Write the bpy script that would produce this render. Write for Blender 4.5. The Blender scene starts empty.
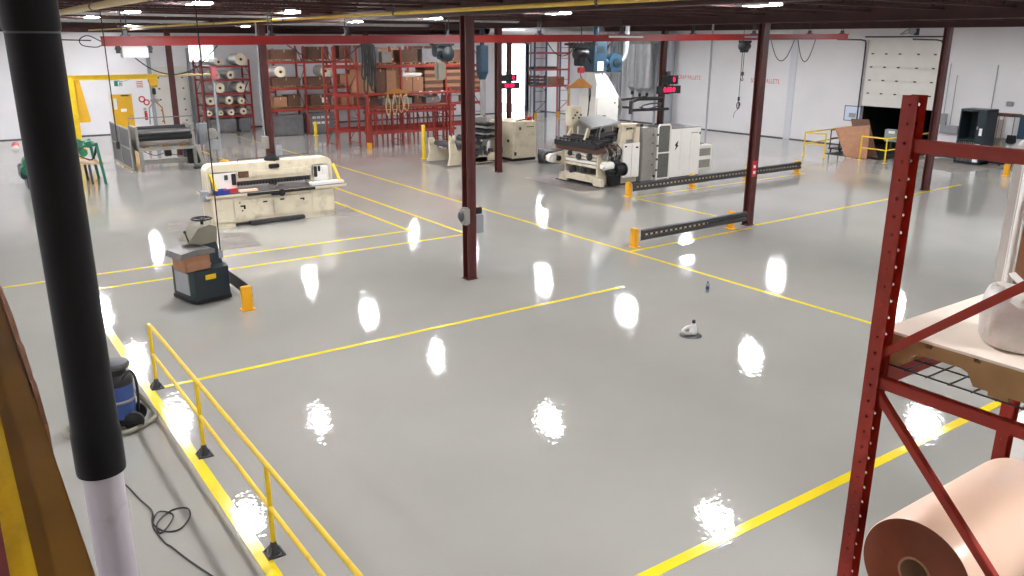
import bpy, bmesh, math, random
from mathutils import Vector, Matrix, noise
PI = math.pi
random.seed(7)
S = bpy.context.scene
COL = S.collection

# ------------------------------------------------------------------ camera, world, exposure
def make_camera():
    yaw, pitch, roll = math.radians(35.15), math.radians(16.75), math.radians(0.18)
    f = Vector((math.sin(yaw)*math.cos(pitch), math.cos(yaw)*math.cos(pitch), -math.sin(pitch)))
    r = Vector((math.cos(yaw), -math.sin(yaw), 0)); u = r.cross(f)
    c, s = math.cos(roll), math.sin(roll)
    r2 = c*r + s*u; u2 = -s*r + c*u
    cd = bpy.data.cameras.new('camera'); cd.sensor_width = 36; cd.lens = 36*818/1024
    cd.clip_start = 0.05; cd.clip_end = 300
    o = bpy.data.objects.new('camera', cd); COL.objects.link(o)
    m = Matrix((r2, u2, -f)).transposed().to_4x4(); m.translation = (0, 0, 5.0)
    o.matrix_world = m
    S.camera = o
make_camera()
w = bpy.data.worlds.new('daylight'); S.world = w; w.use_nodes = True
bg = w.node_tree.nodes['Background']; bg.inputs[0].default_value = (0.90, 0.95, 1.0, 1); bg.inputs[1].default_value = 5.0
S.view_settings.view_transform = 'Standard'; S.view_settings.look = 'None'
S.view_settings.gamma = 1.0; S.view_settings.use_curve_mapping = False
S.view_settings.exposure = 0.0
LAMP = 335.0          # radiance of the ceiling fixtures' lenses

# ------------------------------------------------------------------ materials
def lin(c):
    return tuple((x/255/12.92 if x/255 <= .04045 else ((x/255+.055)/1.055)**2.4) for x in c)
def mat(name, rgb, rough=.5, metal=0., var=.12, scale=6., bump=0., bscale=40., spec=.5, dirt=None, dirt_amt=.0, dscale=1.6, alpha=None, trans=0.):
    m = bpy.data.materials.new(name); m.use_nodes = True
    nt = m.node_tree; N = nt.nodes; L = nt.links
    b = N['Principled BSDF']
    b.inputs['Roughness'].default_value = rough; b.inputs['Metallic'].default_value = metal
    b.inputs['Specular IOR Level'].default_value = spec
    c = lin(rgb)
    tc = N.new('ShaderNodeTexCoord')
    n1 = N.new('ShaderNodeTexNoise'); n1.inputs['Scale'].default_value = scale; n1.inputs['Detail'].default_value = 4
    L.new(tc.outputs['Object'], n1.inputs['Vector'])
    rp = N.new('ShaderNodeValToRGB')
    rp.color_ramp.elements[0].position = .3; rp.color_ramp.elements[1].position = .7
    rp.color_ramp.elements[0].color = tuple(x*(1-var) for x in c)+(1,)
    rp.color_ramp.elements[1].color = tuple(min(1, x*(1+var*.6)) for x in c)+(1,)
    L.new(n1.outputs['Fac'], rp.inputs['Fac'])
    out = rp.outputs['Color']
    if dirt:
        n2 = N.new('ShaderNodeTexNoise'); n2.inputs['Scale'].default_value = dscale; n2.inputs['Detail'].default_value = 8; n2.inputs['Roughness'].default_value = .7
        L.new(tc.outputs['Object'], n2.inputs['Vector'])
        r2 = N.new('ShaderNodeValToRGB'); r2.color_ramp.elements[0].position = .52; r2.color_ramp.elements[1].position = .72
        r2.color_ramp.elements[0].color = (0, 0, 0, 1); r2.color_ramp.elements[1].color = (dirt_amt,)*3+(1,)
        L.new(n2.outputs['Fac'], r2.inputs['Fac'])
        mx = N.new('ShaderNodeMixRGB'); L.new(r2.outputs['Color'], mx.inputs['Fac']); L.new(out, mx.inputs['Color1'])
        mx.inputs['Color2'].default_value = lin(dirt)+(1,); out = mx.outputs['Color']
    L.new(out, b.inputs['Base Color'])
    if bump:
        n3 = N.new('ShaderNodeTexNoise'); n3.inputs['Scale'].default_value = bscale; n3.inputs['Detail'].default_value = 3
        L.new(tc.outputs['Object'], n3.inputs['Vector'])
        bp = N.new('ShaderNodeBump'); bp.inputs['Strength'].default_value = bump; bp.inputs['Distance'].default_value = .02
        L.new(n3.outputs['Fac'], bp.inputs['Height']); L.new(bp.outputs['Normal'], b.inputs['Normal'])
    if alpha is not None: b.inputs['Alpha'].default_value = alpha
    if trans: b.inputs['Transmission Weight'].default_value = trans
    return m
def emit(name, rgb, strength):
    m = bpy.data.materials.new(name); m.use_nodes = True
    nt = m.node_tree; nt.nodes.clear()
    o = nt.nodes.new('ShaderNodeOutputMaterial'); e = nt.nodes.new('ShaderNodeEmission')
    e.inputs[0].default_value = lin(rgb)+(1,); e.inputs[1].default_value = strength
    nt.links.new(e.outputs[0], o.inputs[0]); return m

def floor_material():
    m = bpy.data.materials.new('grey_epoxy'); m.use_nodes = True
    nt = m.node_tree; N = nt.nodes; L = nt.links; b = N['Principled BSDF']
    tc = N.new('ShaderNodeTexCoord')
    n = N.new('ShaderNodeTexNoise'); n.inputs['Scale'].default_value = .35; n.inputs['Detail'].default_value = 5
    L.new(tc.outputs['Object'], n.inputs['Vector'])
    rp = N.new('ShaderNodeValToRGB')
    rp.color_ramp.elements[0].position = .35; rp.color_ramp.elements[1].position = .7
    rp.color_ramp.elements[0].color = lin((159, 158, 152))+(1,); rp.color_ramp.elements[1].color = lin((166, 165, 159))+(1,)
    L.new(n.outputs['Fac'], rp.inputs['Fac']); L.new(rp.outputs['Color'], b.inputs['Base Color'])
    b.inputs['Roughness'].default_value = .03; b.inputs['IOR'].default_value = 1.85
    w1 = N.new('ShaderNodeTexNoise'); w1.inputs['Scale'].default_value = 13; w1.inputs['Detail'].default_value = 2
    w2 = N.new('ShaderNodeTexNoise'); w2.inputs['Scale'].default_value = 1.1; w2.inputs['Detail'].default_value = 2
    for x in (w1, w2): L.new(tc.outputs['Object'], x.inputs['Vector'])
    b1 = N.new('ShaderNodeBump'); b1.inputs['Strength'].default_value = .14; b1.inputs['Distance'].default_value = .012
    b2 = N.new('ShaderNodeBump'); b2.inputs['Strength'].default_value = .05; b2.inputs['Distance'].default_value = .03
    L.new(w1.outputs['Fac'], b1.inputs['Height']); L.new(w2.outputs['Fac'], b2.inputs['Height'])
    L.new(b1.outputs['Normal'], b2.inputs['Normal']); L.new(b2.outputs['Normal'], b.inputs['Normal'])
    return m

M = {}
M['floor'] = floor_material()
M['wall'] = mat('white_wall_paint', (240, 240, 243), .55, var=.04, scale=.6)
M['wall_dirty'] = mat('white_door_paint', (224, 222, 214), .5, var=.05, scale=1.5)
M['deck'] = mat('pale_roof_deck', (206, 196, 192), .7, var=.2, scale=.8)
M['steel'] = mat('maroon_steel', (84, 37, 34), .42, var=.2, scale=2, dirt=(40, 22, 20), dirt_amt=.5)
M['joist'] = mat('maroon_joist_paint', (66, 36, 34), .6, var=.2, scale=2)
M['red'] = mat('red_beam_paint', (152, 30, 26), .4, var=.1, scale=2)
M['rackred'] = mat('rack_red_paint', (166, 42, 22), .42, var=.14, scale=4, dirt=(116, 36, 22), dirt_amt=.5, dscale=5)
M['rackfar'] = mat('orange_red_rack_paint', (146, 46, 36), .5, var=.12, scale=2)
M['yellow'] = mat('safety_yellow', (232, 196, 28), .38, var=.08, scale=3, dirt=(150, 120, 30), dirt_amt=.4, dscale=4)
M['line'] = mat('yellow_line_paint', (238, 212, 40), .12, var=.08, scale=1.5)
M['shaded_yellow'] = mat('shaded_yellow_paint', (138, 98, 34), .3, var=.25, scale=3, dirt=(100, 70, 24), dirt_amt=.5, dscale=2.5)  # yellow darkened to brown: the rail top's shade put into its paint
M['oryellow'] = mat('orange_yellow_paint', (236, 172, 24), .4, var=.08, scale=3)
M['black'] = mat('black_rubber', (20, 20, 22), .5, var=.2, scale=5)
M['sleeve'] = mat('black_pipe_sleeve', (9, 9, 12), .5, var=.25, scale=2.5, spec=.25)
M['whitepipe'] = mat('white_pipe_paint', (196, 190, 198), .45, var=.05, scale=3, dirt=(70, 66, 66), dirt_amt=.5, dscale=1.2)
M['darksteel'] = mat('dark_grey_steel', (78, 79, 82), .42, .5, var=.2, scale=4)
M['steelgrey'] = mat('bare_grey_steel', (150, 150, 150), .35, .6, var=.12, scale=4)
M['silver'] = mat('galvanised_duct', (176, 178, 180), .34, .75, var=.1, scale=3)
M['cream'] = mat('cream_machine_paint', (222, 212, 186), .42, var=.06, scale=3, dirt=(120, 104, 80), dirt_amt=.45, dscale=2.6)
M['offwhite'] = mat('off_white_enamel', (246, 244, 236), .38, var=.05, scale=2, dirt=(200, 192, 176), dirt_amt=.3, dscale=2)
M['machgrey'] = mat('machine_grey_paint', (152, 150, 142), .45, var=.12, scale=3, dirt=(90, 86, 78), dirt_amt=.5)
M['boxgrey'] = mat('electrical_box_grey', (150, 154, 158), .45, var=.06, scale=4)
M['cardboard'] = mat('brown_cardboard', (158, 114, 84), .75, var=.14, scale=5)
M['kraft'] = mat('dark_kraft_cardboard', (96, 66, 50), .75, var=.2, scale=5)
M['plywood'] = mat('cream_board', (252, 240, 222), .4, var=.04, scale=2)
M['wood'] = mat('pallet_wood', (176, 136, 88), .65, var=.16, scale=8)
M['peach'] = mat('peach_paper_roll', (252, 216, 188), .32, var=.05, scale=2)
M['peachend'] = mat('roll_end_paper', (142, 74, 44), .5, var=.1, scale=14)
M['core'] = mat('cardboard_core', (186, 150, 118), .7, var=.08)
M['film'] = mat('white_film_roll', (214, 210, 202), .35, var=.06, scale=3)
M['filmend'] = mat('film_roll_end', (226, 214, 186), .5, var=.08, scale=6)
M['bag'] = mat('white_plastic_bag', (236, 232, 224), .28, var=.06, scale=6, bump=.5, bscale=14)
M['greybag'] = mat('grey_stretch_wrap', (120, 120, 122), .3, var=.2, scale=4, bump=.4, bscale=10)
M['navy'] = mat('dark_teal_body_paint', (28, 42, 48), .4, var=.15, scale=3)
M['bluevac'] = mat('blue_vacuum_tank', (44, 72, 132), .35, var=.15, scale=5)
M['blue'] = mat('blue_machine_paint', (32, 64, 84), .45, var=.15, scale=4)
M['binblue'] = mat('blue_plastic_bin', (34, 62, 150), .4, var=.08)
M['binred'] = mat('red_plastic_bin', (206, 48, 36), .4, var=.08)
M['green'] = mat('green_machine_paint', (28, 112, 84), .42, var=.15, scale=4)
M['olive'] = mat('grey_olive_plastic', (128, 124, 108), .5, var=.1, scale=4)
M['tarp'] = mat('grey_cushion_vinyl', (108, 106, 104), .45, var=.2, scale=7, bump=.3, bscale=12)
M['concrete'] = mat('bare_stained_concrete', (128, 122, 116), .65, var=.25, scale=3, dirt=(92, 84, 80), dirt_amt=.8, dscale=2)
M['doorpaint'] = mat('yellow_door_paint', (226, 176, 34), .45, var=.06, scale=2)
M['paper'] = mat('white_paper', (236, 236, 232), .6, var=.03)
M['teal'] = mat('exit_sign_green', (20, 130, 104), .45, var=.05)
M['signred'] = mat('sign_red', (200, 40, 48), .5, var=.05)
M['wallred'] = mat('red_stencil_paint', (206, 84, 76), .6, var=.15, scale=9)
M['pink'] = mat('pink_rack_paint', (170, 84, 92), .5, var=.1)
M['slate'] = mat('slate_blue_rack_paint', (70, 76, 104), .5, var=.1)
M['table'] = mat('worn_grey_table', (74, 68, 68), .5, .2, var=.2, scale=6)
M['trailer'] = mat('dark_green_trailer', (16, 26, 22), .6, var=.2, scale=2)
M['spreader'] = mat('orange_brown_spreader', (176, 116, 44), .5, var=.1)
M['beige'] = mat('beige_sling', (190, 170, 120), .7, var=.1)
M['glass'] = mat('window_glass', (235, 240, 245), .05, var=.01, trans=1.)
M['gas'] = mat('yellow_gas_pipe', (204, 168, 50), .45, var=.08)
M['creampipe'] = mat('cream_pipe_lagging', (206, 184, 130), .5, var=.08)
M['maroonfloor'] = mat('maroon_mezzanine_deck', (104, 26, 28), .5, var=.2, scale=4)
M['clear'] = mat('clear_bottle_plastic', (220, 232, 240), .08, var=.02, trans=.85)
M['belt'] = mat('tan_conveyor_belt', (196, 168, 132), .6, var=.1)
M['lens'] = emit('lit_fixture_lens', (252, 251, 255), LAMP)
M['led'] = emit('red_led_digits', (255, 30, 90), 3.2)
M['dashes'] = mat('pale_dash_row', (30, 30, 32), .5, var=.02)
def _dash():
    nt = M['dashes'].node_tree; N = nt.nodes; L = nt.links; b = N['Principled BSDF']
    tc = N.new('ShaderNodeTexCoord'); sp = N.new('ShaderNodeSeparateXYZ'); mm = N.new('ShaderNodeMath'); mm.operation = 'FRACT'
    sc = N.new('ShaderNodeMath'); sc.operation = 'MULTIPLY'; sc.inputs[1].default_value = 1/.18
    gt = N.new('ShaderNodeMath'); gt.operation = 'GREATER_THAN'; gt.inputs[1].default_value = .5
    mx = N.new('ShaderNodeMixRGB'); mx.inputs[1].default_value = lin((34, 34, 36))+(1,); mx.inputs[2].default_value = lin((224, 204, 160))+(1,)
    L.new(tc.outputs['Object'], sp.inputs[0]); L.new(sp.outputs['X'], sc.inputs[0]); L.new(sc.outputs[0], mm.inputs[0]); L.new(mm.outputs[0], gt.inputs[0]); L.new(gt.outputs[0], mx.inputs[0]); L.new(mx.outputs[0], b.inputs['Base Color'])
_dash()
M['boxgrey2'] = mat('pale_grey_wall_paint', (204, 206, 212), .5, var=.03)
M['noticeboard'] = mat('pale_blue_board', (206, 218, 236), .4, var=.02)
M['wallgrey'] = mat('off_white_block_paint', (222, 221, 222), .55, var=.04, scale=.6)
M['mesh'] = mat('grey_guard_mesh', (112, 112, 106), .5, .3, var=.15, scale=8)

# ------------------------------------------------------------------ mesh builder
def basis(d):
    d = Vector(d).normalized()
    a = Vector((0, 0, 1)) if abs(d.z) < .9 else Vector((1, 0, 0))
    x = a.cross(d).normalized(); y = d.cross(x)
    return x, y, d
class MB:
    def __init__(self, at=(0, 0, 0)):
        self.bm = bmesh.new(); self.at = Vector(at)
    def _face(self, vs):
        try: return self.bm.faces.new(vs)
        except ValueError: return None
    def box(self, x0, x1, y0, y1, z0, z1, bev=0., m=None):
        t = bmesh.new()
        bmesh.ops.create_cube(t, size=1)
        for v in t.verts:
            v.co = Vector(((x0+x1)/2+v.co.x*(x1-x0), (y0+y1)/2+v.co.y*(y1-y0), (z0+z1)/2+v.co.z*(z1-z0)))
        if bev: bmesh.ops.bevel(t, geom=t.edges[:], offset=bev, segments=2, affect='EDGES', clamp_overlap=True)
        if m is not None: bmesh.ops.transform(t, matrix=m, verts=t.verts[:])
        self._merge(t); return self
    def _merge(self, t):
        mp = {v: self.bm.verts.new(v.co) for v in t.verts}
        for f in t.faces: self._face([mp[v] for v in f.verts])
        t.free()
    def bar(self, p0, p1, wx, wy, bev=0.):      # rectangular bar between two points
        p0, p1 = Vector(p0), Vector(p1); x, y, d = basis(p1-p0); l = (p1-p0).length
        m = Matrix((x, y, d)).transposed().to_4x4(); m.translation = p0
        return self.box(-wx/2, wx/2, -wy/2, wy/2, 0, l, bev, m)
    def cyl(self, p0, p1, r, r2=None, seg=14, caps=True):
        return self.rings([(Vector(p0), r), (Vector(p1), r if r2 is None else r2)], seg, caps)
    def rings(self, prs, seg=14, caps=True, d=None):
        x, y, d = basis(d if d is not None else prs[-1][0]-prs[0][0]); R = []
        for p, r in prs:
            R.append([self.bm.verts.new(Vector(p)+x*(math.cos(2*PI*k/seg)*r)+y*(math.sin(2*PI*k/seg)*r)) for k in range(seg)])
        for a, b in zip(R, R[1:]):
            for k in range(seg): self._face([a[k], a[(k+1) % seg], b[(k+1) % seg], b[k]])
        if caps:
            self._face(list(reversed(R[0]))); self._face(R[-1])
        return self
    def lathe(self, prof, c=(0, 0, 0), axis=(0, 0, 1), seg=20, caps=True):
        c = Vector(c); a = Vector(axis).normalized()
        return self.rings([(c+a*z, max(r, 1e-4)) for r, z in prof], seg, caps, a)
    def tube(self, pts, r, seg=8, closed=False):
        pts = [Vector(p) for p in pts]; n = len(pts); R = []; px = None
        for i, p in enumerate(pts):
            a = pts[(i-1) % n] if closed or i else p; b = pts[(i+1) % n] if closed or i < n-1 else p
            d = (b-a).normalized()
            if px is None: x, y, _ = basis(d)
            else:
                x = (px-d*px.dot(d)).normalized(); y = d.cross(x)
            px = x
            R.append([self.bm.verts.new(p+x*(math.cos(2*PI*k/seg)*r)+y*(math.sin(2*PI*k/seg)*r)) for k in range(seg)])
        prs = list(zip(R, R[1:]))+([(R[-1], R[0])] if closed else [])
        for a, b in prs:
            for k in range(seg): self._face([a[k], a[(k+1) % seg], b[(k+1) % seg], b[k]])
        if not closed: self._face(list(reversed(R[0]))); self._face(R[-1])
        return self
    def prism(self, poly, axis, a, b):          # 2-D outline extruded along x, y or z
        def pt(u, v, t): return {'x': (t, u, v), 'y': (u, t, v), 'z': (u, v, t)}[axis]
        A = [self.bm.verts.new(pt(u, v, a)) for u, v in poly]; B = [self.bm.verts.new(pt(u, v, b)) for u, v in poly]
        n = len(poly)
        for k in range(n): self._face([A[k], A[(k+1) % n], B[(k+1) % n], B[k]])
        self._face(list(reversed(A))); self._face(B); return self
    def hexa(self, bot, top):                   # eight corners: 4 below, 4 above
        A = [self.bm.verts.new(p) for p in bot]; B = [self.bm.verts.new(p) for p in top]
        for k in range(4): self._face([A[k], A[(k+1) % 4], B[(k+1) % 4], B[k]])
        self._face(list(reversed(A))); self._face(B); return self
    def build(self, name, material, parent=None, smooth=True, loc=None):
        bmesh.ops.recalc_face_normals(self.bm, faces=self.bm.faces[:])
        me = bpy.data.meshes.new(name); self.bm.to_mesh(me); self.bm.free()
        if isinstance(material, str): material = M[material]
        me.materials.append(material)
        if smooth:
            me.polygons.foreach_set('use_smooth', [True]*len(me.polygons))
            me.set_sharp_from_angle(angle=math.radians(38))
        o = bpy.data.objects.new(name, me); COL.objects.link(o)
        if parent is not None: o.parent = parent
        if loc is not None: o.location = loc
        return o
def spline(pts, n=8):
    P = [Vector(p) for p in pts]; out = []
    for i in range(len(P)-1):
        a, b, c, d = P[max(i-1, 0)], P[i], P[i+1], P[min(i+2, len(P)-1)]
        for k in range(n):
            t = k/n
            out.append(.5*((2*b)+(c-a)*t+(2*a-5*b+4*c-d)*t*t+(3*b-a-3*c+d)*t**3))
    return out+[P[-1]]
def thing(name, label, cat, loc=(0, 0, 0), rz=0, group=None):
    o = bpy.data.objects.new(name, None); COL.objects.link(o); o.location = loc; o.rotation_euler = (0, 0, rz)
    o.empty_display_size = .2
    return tag(o, label, cat, group)
def tag(o, label, cat, group=None, kind=None):
    o['label'] = label; o['category'] = cat
    if group: o['group'] = group
    if kind: o['kind'] = kind
    return o
def struct(o): o['kind'] = 'structure'; return o
def dup(root, loc=None, rz=None, label=None, group=None):
    def cp(o, par):
        c = o.copy(); COL.objects.link(c)
        if par is not None: c.parent = par
        for ch in [x for x in bpy.data.objects if x.parent == o and x is not c]: cp(ch, c)
        return c
    r = cp(root, None)
    if loc is not None: r.location = loc
    if rz is not None: r.rotation_euler = (0, 0, rz)
    if label: r['label'] = label
    if group: r['group'] = group
    return r
def text(name, s, size, mat_, loc, rot, parent=None, ext=.002, align='CENTER', sx=1.):
    cu = bpy.data.curves.new(name, 'FONT'); cu.body = s; cu.size = size; cu.extrude = ext; cu.align_x = align; cu.align_y = 'CENTER'
    tmp = bpy.data.objects.new(name, cu); COL.objects.link(tmp)
    me = bpy.data.meshes.new_from_object(tmp.evaluated_get(bpy.context.evaluated_depsgraph_get()))
    bpy.data.objects.remove(tmp); bpy.data.curves.remove(cu)
    me.name = name; me.materials.clear(); me.materials.append(M[mat_])
    o = bpy.data.objects.new(name, me); COL.objects.link(o)
    o.location = loc; o.rotation_euler = rot; o.scale = (sx, 1, 1)
    if parent is not None: o.parent = parent
    return o

# ------------------------------------------------------------------ the setting
XW, YW, XL, YF, ZC = 38.0, 50.3, -9.0, -6.0, 6.3
struct(MB().box(XL, XW+.3, YF, YW+.3, -.3, 0).build('floor', 'floor'))
# back wall with a daylight window and an open goods door
g = MB()
g.box(XL, 12.75, YW, YW+.3, 0, ZC).box(12.75, 14.3, YW, YW+.3, 0, 3.78).box(12.75, 14.3, YW, YW+.3, 4.95, ZC)
g.box(14.3, 34.0, YW, YW+.3, 0, ZC).box(34.0, 36.9, YW, YW+.3, 4.85, ZC).box(36.9, XW+.3, YW, YW+.3, 0, ZC)
struct(g.build('wall_back', 'wall'))
g = MB()
g.box(XW, XW+.3, YF, 20.3, 0, ZC).box(XW, XW+.3, 24.0, YW, 0, ZC).box(XW, XW+.3, 20.3, 24.0, 5.15, ZC)
struct(g.build('wall_right', 'wallgrey'))
struct(MB().box(XL-.3, XL, YF, YW+.3, 0, ZC).build('wall_left', 'wall'))
struct(MB().box(XL, XW+.3, YF-.3, YF, 0, ZC).build('wall_front', 'wall'))
struct(MB().box(XL-.3, XW+.3, YF-.3, YW+.3, ZC, ZC+.2).build('ceiling', 'deck'))
struct(MB().box(XL, -.02, YF, 3.5, 3.2, 3.4).build('floor_mezzanine', 'maroonfloor'))
# window frame and pane
wf = MB()
wf.box(12.75, 12.83, YW-.03, YW+.12, 3.78, 4.95).box(14.22, 14.3, YW-.03, YW+.12, 3.78, 4.95).box(12.75, 14.3, YW-.03, YW+.12, 3.78, 3.86).box(12.75, 14.3, YW-.03, YW+.12, 4.87, 4.95).box(13.5, 13.55, YW, YW+.1, 3.8, 4.9)
wf = struct(wf.build('window_1', 'paper'))
MB().box(12.8, 14.25, YW+.04, YW+.055, 3.82, 4.92).build('pane', 'glass', wf)
# goods door surround
g = MB(); g.box(33.85, 34.0, YW-.06, YW+.3, 0, 4.95).box(36.9, 37.05, YW-.06, YW+.3, 0, 4.95).box(33.85, 37.05, YW-.06, YW+.3, 4.85, 5.0)
struct(g.build('trim_1', 'steelgrey'))
MBg = MB().box(30, 41, YW+.3, 62, -.3, -.02)
struct(MBg.build('exterior_ground', 'concrete'))
# dark joint along the foot of the walls, seams and pilasters
struct(MB().box(XL, 34.0, YW-.025, YW, 0, .05).build('baseboard_back', 'darksteel'))
g = MB(); g.box(XW-.025, XW, YF, 20.3, 0, .05).box(XW-.025, XW, 24.0, YW, 0, .05)
struct(g.build('baseboard_right', 'darksteel'))
for i, (y, wd) in enumerate(((28.15, .42), (13.6, .34))):
    struct(MB().box(XW-.03, XW, y-wd/2, y+wd/2, .0, ZC).build('trim_%d' % (2+i), 'boxgrey2'))
# steel frame: columns, girders, joists
def wcol(x, y, ztop=5.5, turn=False):
    g = MB(); h = .108; f = .02
    if turn:
        g.box(-h, h, -h, -h+f, 0, ztop).box(-h, h, h-f, h, 0, ztop).box(-.008, .008, -h, h, 0, ztop)
    else:
        g.box(-h, -h+f, -h, h, 0, ztop).box(h-f, h, -h, h, 0, ztop).box(-h, h, -.008, .008, 0, ztop)
    g.box(-.13, .13, -.13, .13, 0, .02)
    o = struct(g.build('column', 'steel', loc=(x, y, 0))); return o
cols = {}
for (x, y) in ((9.23, 14.72), (18.75, 14.92), (28.6, 15.15), (9.2, 27.1), (18.4, 27.1), (27.3, 27.1), (9.2, 39.4), (18.7, 39.4), (27.5, 39.4), (28.6, 2.6), (18.7, 2.4)):
    cols[(x, y)] = wcol(x, y, turn=True)
for x in (-.3, 9.2, 18.72, 28.55):
    g = MB(); y0, y1 = YF, YW
    g.box(x-.12, x+.12, y0, y1, 5.5, 5.53).box(x-.12, x+.12, y0, y1, 5.97, 6.0).box(x-.01, x+.01, y0, y1, 5.53, 5.97)
    struct(g.build('beam', 'joist'))
def joist_mesh():
    g = MB(); z0, z1 = 5.7, 6.2
    for dy in (-.035, .035):
        g.box(XL, XW, dy-.022, dy+.022, z0, z0+.045); g.box(XL, XW, dy-.022, dy+.022, z1-.045, z1)
    n = 62; st = (XW-XL)/n
    for k in range(n):
        xa = XL+k*st
        g.bar((xa, 0, z0+.03), (xa+st/2, 0, z1-.03), .022, .022); g.bar((xa+st/2, 0, z1-.03), (xa+st, 0, z0+.03), .022, .022)
    return g
j0 = struct(joist_mesh().build('ceiling_joist', 'joist', smooth=False, loc=(0, -4.6, 0)))
rows = (-1.5, 4.8, 11.0, 17.4, 23.8, 29.6, 36.0, 42.5, 48.2)
for a, b in zip(rows, rows[1:]):
    for q in (.14, .38, .62, .86):
        j = j0.copy(); COL.objects.link(j); j.location = (0, a+(b-a)*q, 0)
struct(MB().box(XL, XW, YW-.2, YW, 5.42, ZC).build('beam', 'joist'))
struct(MB().box(XW-.2, XW, YF, YW, 5.82, ZC).build('beam', 'joist'))

# floor marking stripes
def stripe(p0, p1, wd, z=.004):
    p0, p1 = Vector(p0+(0,)), Vector(p1+(0,)); d = (p1-p0); l = d.length; a = math.atan2(d.y, d.x)
    m = Matrix.Translation(p0) @ Matrix.Rotation(a, 4, 'Z')
    return struct(MB().box(0, l, -wd/2, wd/2, 0, z, m=m).build('floor_marking', 'line'))
stripe((13.77, 6.0), (13.77, 31.2), .088)
stripe((13.77, 31.2), (13.77, 47.0), .07, .003)
stripe((10.4, 35.5), (10.4, 44.0), .08)
stripe((11.5, 18.5), (11.5, 31.0), .088)
stripe((10.4, 19.72), (10.4, 25.0), .088)
stripe((-6.0, 19.72), (10.45, 19.69), .088)
stripe((2.3, 18.47), (11.55, 18.44), .088)
stripe((2.1, 12.32), (11.6, 12.32), .088)
stripe((3.6, 4.84), (16.0, 4.84), .13)
stripe((13.8, 14.5), (18.5, 14.57), .09)
stripe((18.9, 14.74), (30.8, 15.02), .1, .005)
stripe((2.05, 3.6), (2.05, 16.3), .135, .005)
stripe((18.95, 15.3), (18.95, 19.7), .09)
stripe((18.9, 19.9), (28.3, 19.95), .09)
def patch(poly):
    return struct(MB().prism(poly, 'z', 0, .003).build('floor_patch', 'concrete'))
patch([(5.42, 20.35), (6.5, 20.2), (6.66, 22.05), (5.95, 22.2)])
patch([(9.5, 22.4), (10.35, 22.3), (10.55, 24.3), (9.75, 24.6)])
patch([(4.9, 23.3), (5.9, 23.2), (5.95, 24.6), (5.2, 24.6)])
patch([(33.4, 16.6), (36.9, 16.2), (37.6, 19.4), (34.6, 19.6)])
patch([(18.2, 21.7), (22.4, 21.55), (22.6, 25.2), (18.4, 25.4)])
patch([(17.2, 29.0), (21.9, 28.9), (22.2, 31.8), (17.4, 31.9)])

# yellow personnel door on the back wall
d = MB().box(8.42, 9.5, YW-.05, YW-.002, 0, 2.16, .01).build('door_1', 'doorpaint'); struct(d)
MB().box(8.54, 8.7, YW-.062, YW-.045, 1.35, 1.95).build('door_window', 'paper', d)
MB().box(8.86, 9.16, YW-.058, YW-.045, 1.22, 1.38).build('notice', 'paper', d)
MB().box(8.95, 9.35, YW-.12, YW-.045, 2.05, 2.13, .01).build('door_closer', 'darksteel', d)
MB().cyl((9.4, YW-.05, 1.0), (9.4, YW-.12, 1.0), .02).cyl((9.26, YW-.12, 1.0), (9.42, YW-.12, 1.0), .015).build('handle', 'steelgrey', d)
g = MB(); g.box(8.34, 8.42, YW-.06, YW-.001, 0, 2.24).box(9.5, 9.58, YW-.06, YW-.001, 0, 2.24).box(8.34, 9.58, YW-.06, YW-.001, 2.16, 2.24)
struct(g.build('trim_5', 'paper'))
# white roll-up door by the yellow door
def overhead_door(name, x0, x1, z0, z1, n, axis):
    g = MB(); h = (z1-z0)/n
    for k in range(n):
        a, b = z0+k*h, z0+(k+1)*h-.015
        if axis == 'x': g.box(x0, x1, YW-.06, YW-.004, a, b, .012)
        else: g.box(XW+.05, XW+.11, x0, x1, a, b, .012)
    if axis == 'x': g.box(x0, x1, YW-.012, YW-.003, z0, z1)
    else: g.box(XW+.111, XW+.13, x0-.03, x1+.03, z0, z1+.05)
    return struct(g.build(name, 'wall_dirty'))
d = overhead_door('door_2', 10.75, 12.6, 0, 3.6, 6, 'x')
g = MB()
for k in range(1, 6):
    for q in (11.0, 11.65, 12.3): g.box(q-.05, q+.05, YW-.08, YW-.055, k*.6-.04, k*.6+.04)
g.build('hinge', 'darksteel', d)
g = MB(); g.box(10.5, 10.68, YW-.14, YW-.002, 0, 4.6).box(12.66, 12.8, YW-.14, YW-.002, 0, 4.6)
struct(g.build('trim_6', 'boxgrey'))
# dock door, raised part way, with the dark trailer behind it
d = overhead_door('door_3', 20.32, 23.98, 2.02, 5.12, 5, 'y')
g = MB()
for k in range(1, 5):
    for q in (20.6, 21.4, 22.3, 23.0, 23.7): g.box(XW+.03, XW+.055, q-.06, q+.06, 2.02+k*.62-.03, 2.02+k*.62+.03)
g.build('hinge', 'darksteel', d)
g = MB(); g.tube([(XW-.06, 24.06, 0), (XW-.06, 24.06, 4.95), (XW-.18, 24.02, 5.1), (XW-.6, 24.0, 5.14), (XW-2.5, 24.0, 5.16)], .035)
g.tube([(XW-.06, 20.26, 0), (XW-.06, 20.26, 4.95), (XW-.18, 20.28, 5.1), (XW-.6, 20.3, 5.14), (XW-2.5, 20.3, 5.16)], .035)
g.cyl((XW-.12, 20.2, 5.28), (XW-.12, 24.1, 5.28), .035)
g.build('door_track', 'darksteel', d)
g = MB(); g.box(XW+.3, XW+9, 20.2, 24.1, -.2, -.02).box(XW+.3, XW+9, 20.0, 20.2, -.2, 3.4).box(XW+.3, XW+9, 24.1, 24.3, -.2, 3.4).box(XW+.3, XW+9, 20.0, 24.3, 3.4, 3.6).box(XW+9, XW+9.2, 20.0, 24.3, -.2, 3.6)
struct(g.build('exterior_trailer', 'trailer'))
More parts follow.
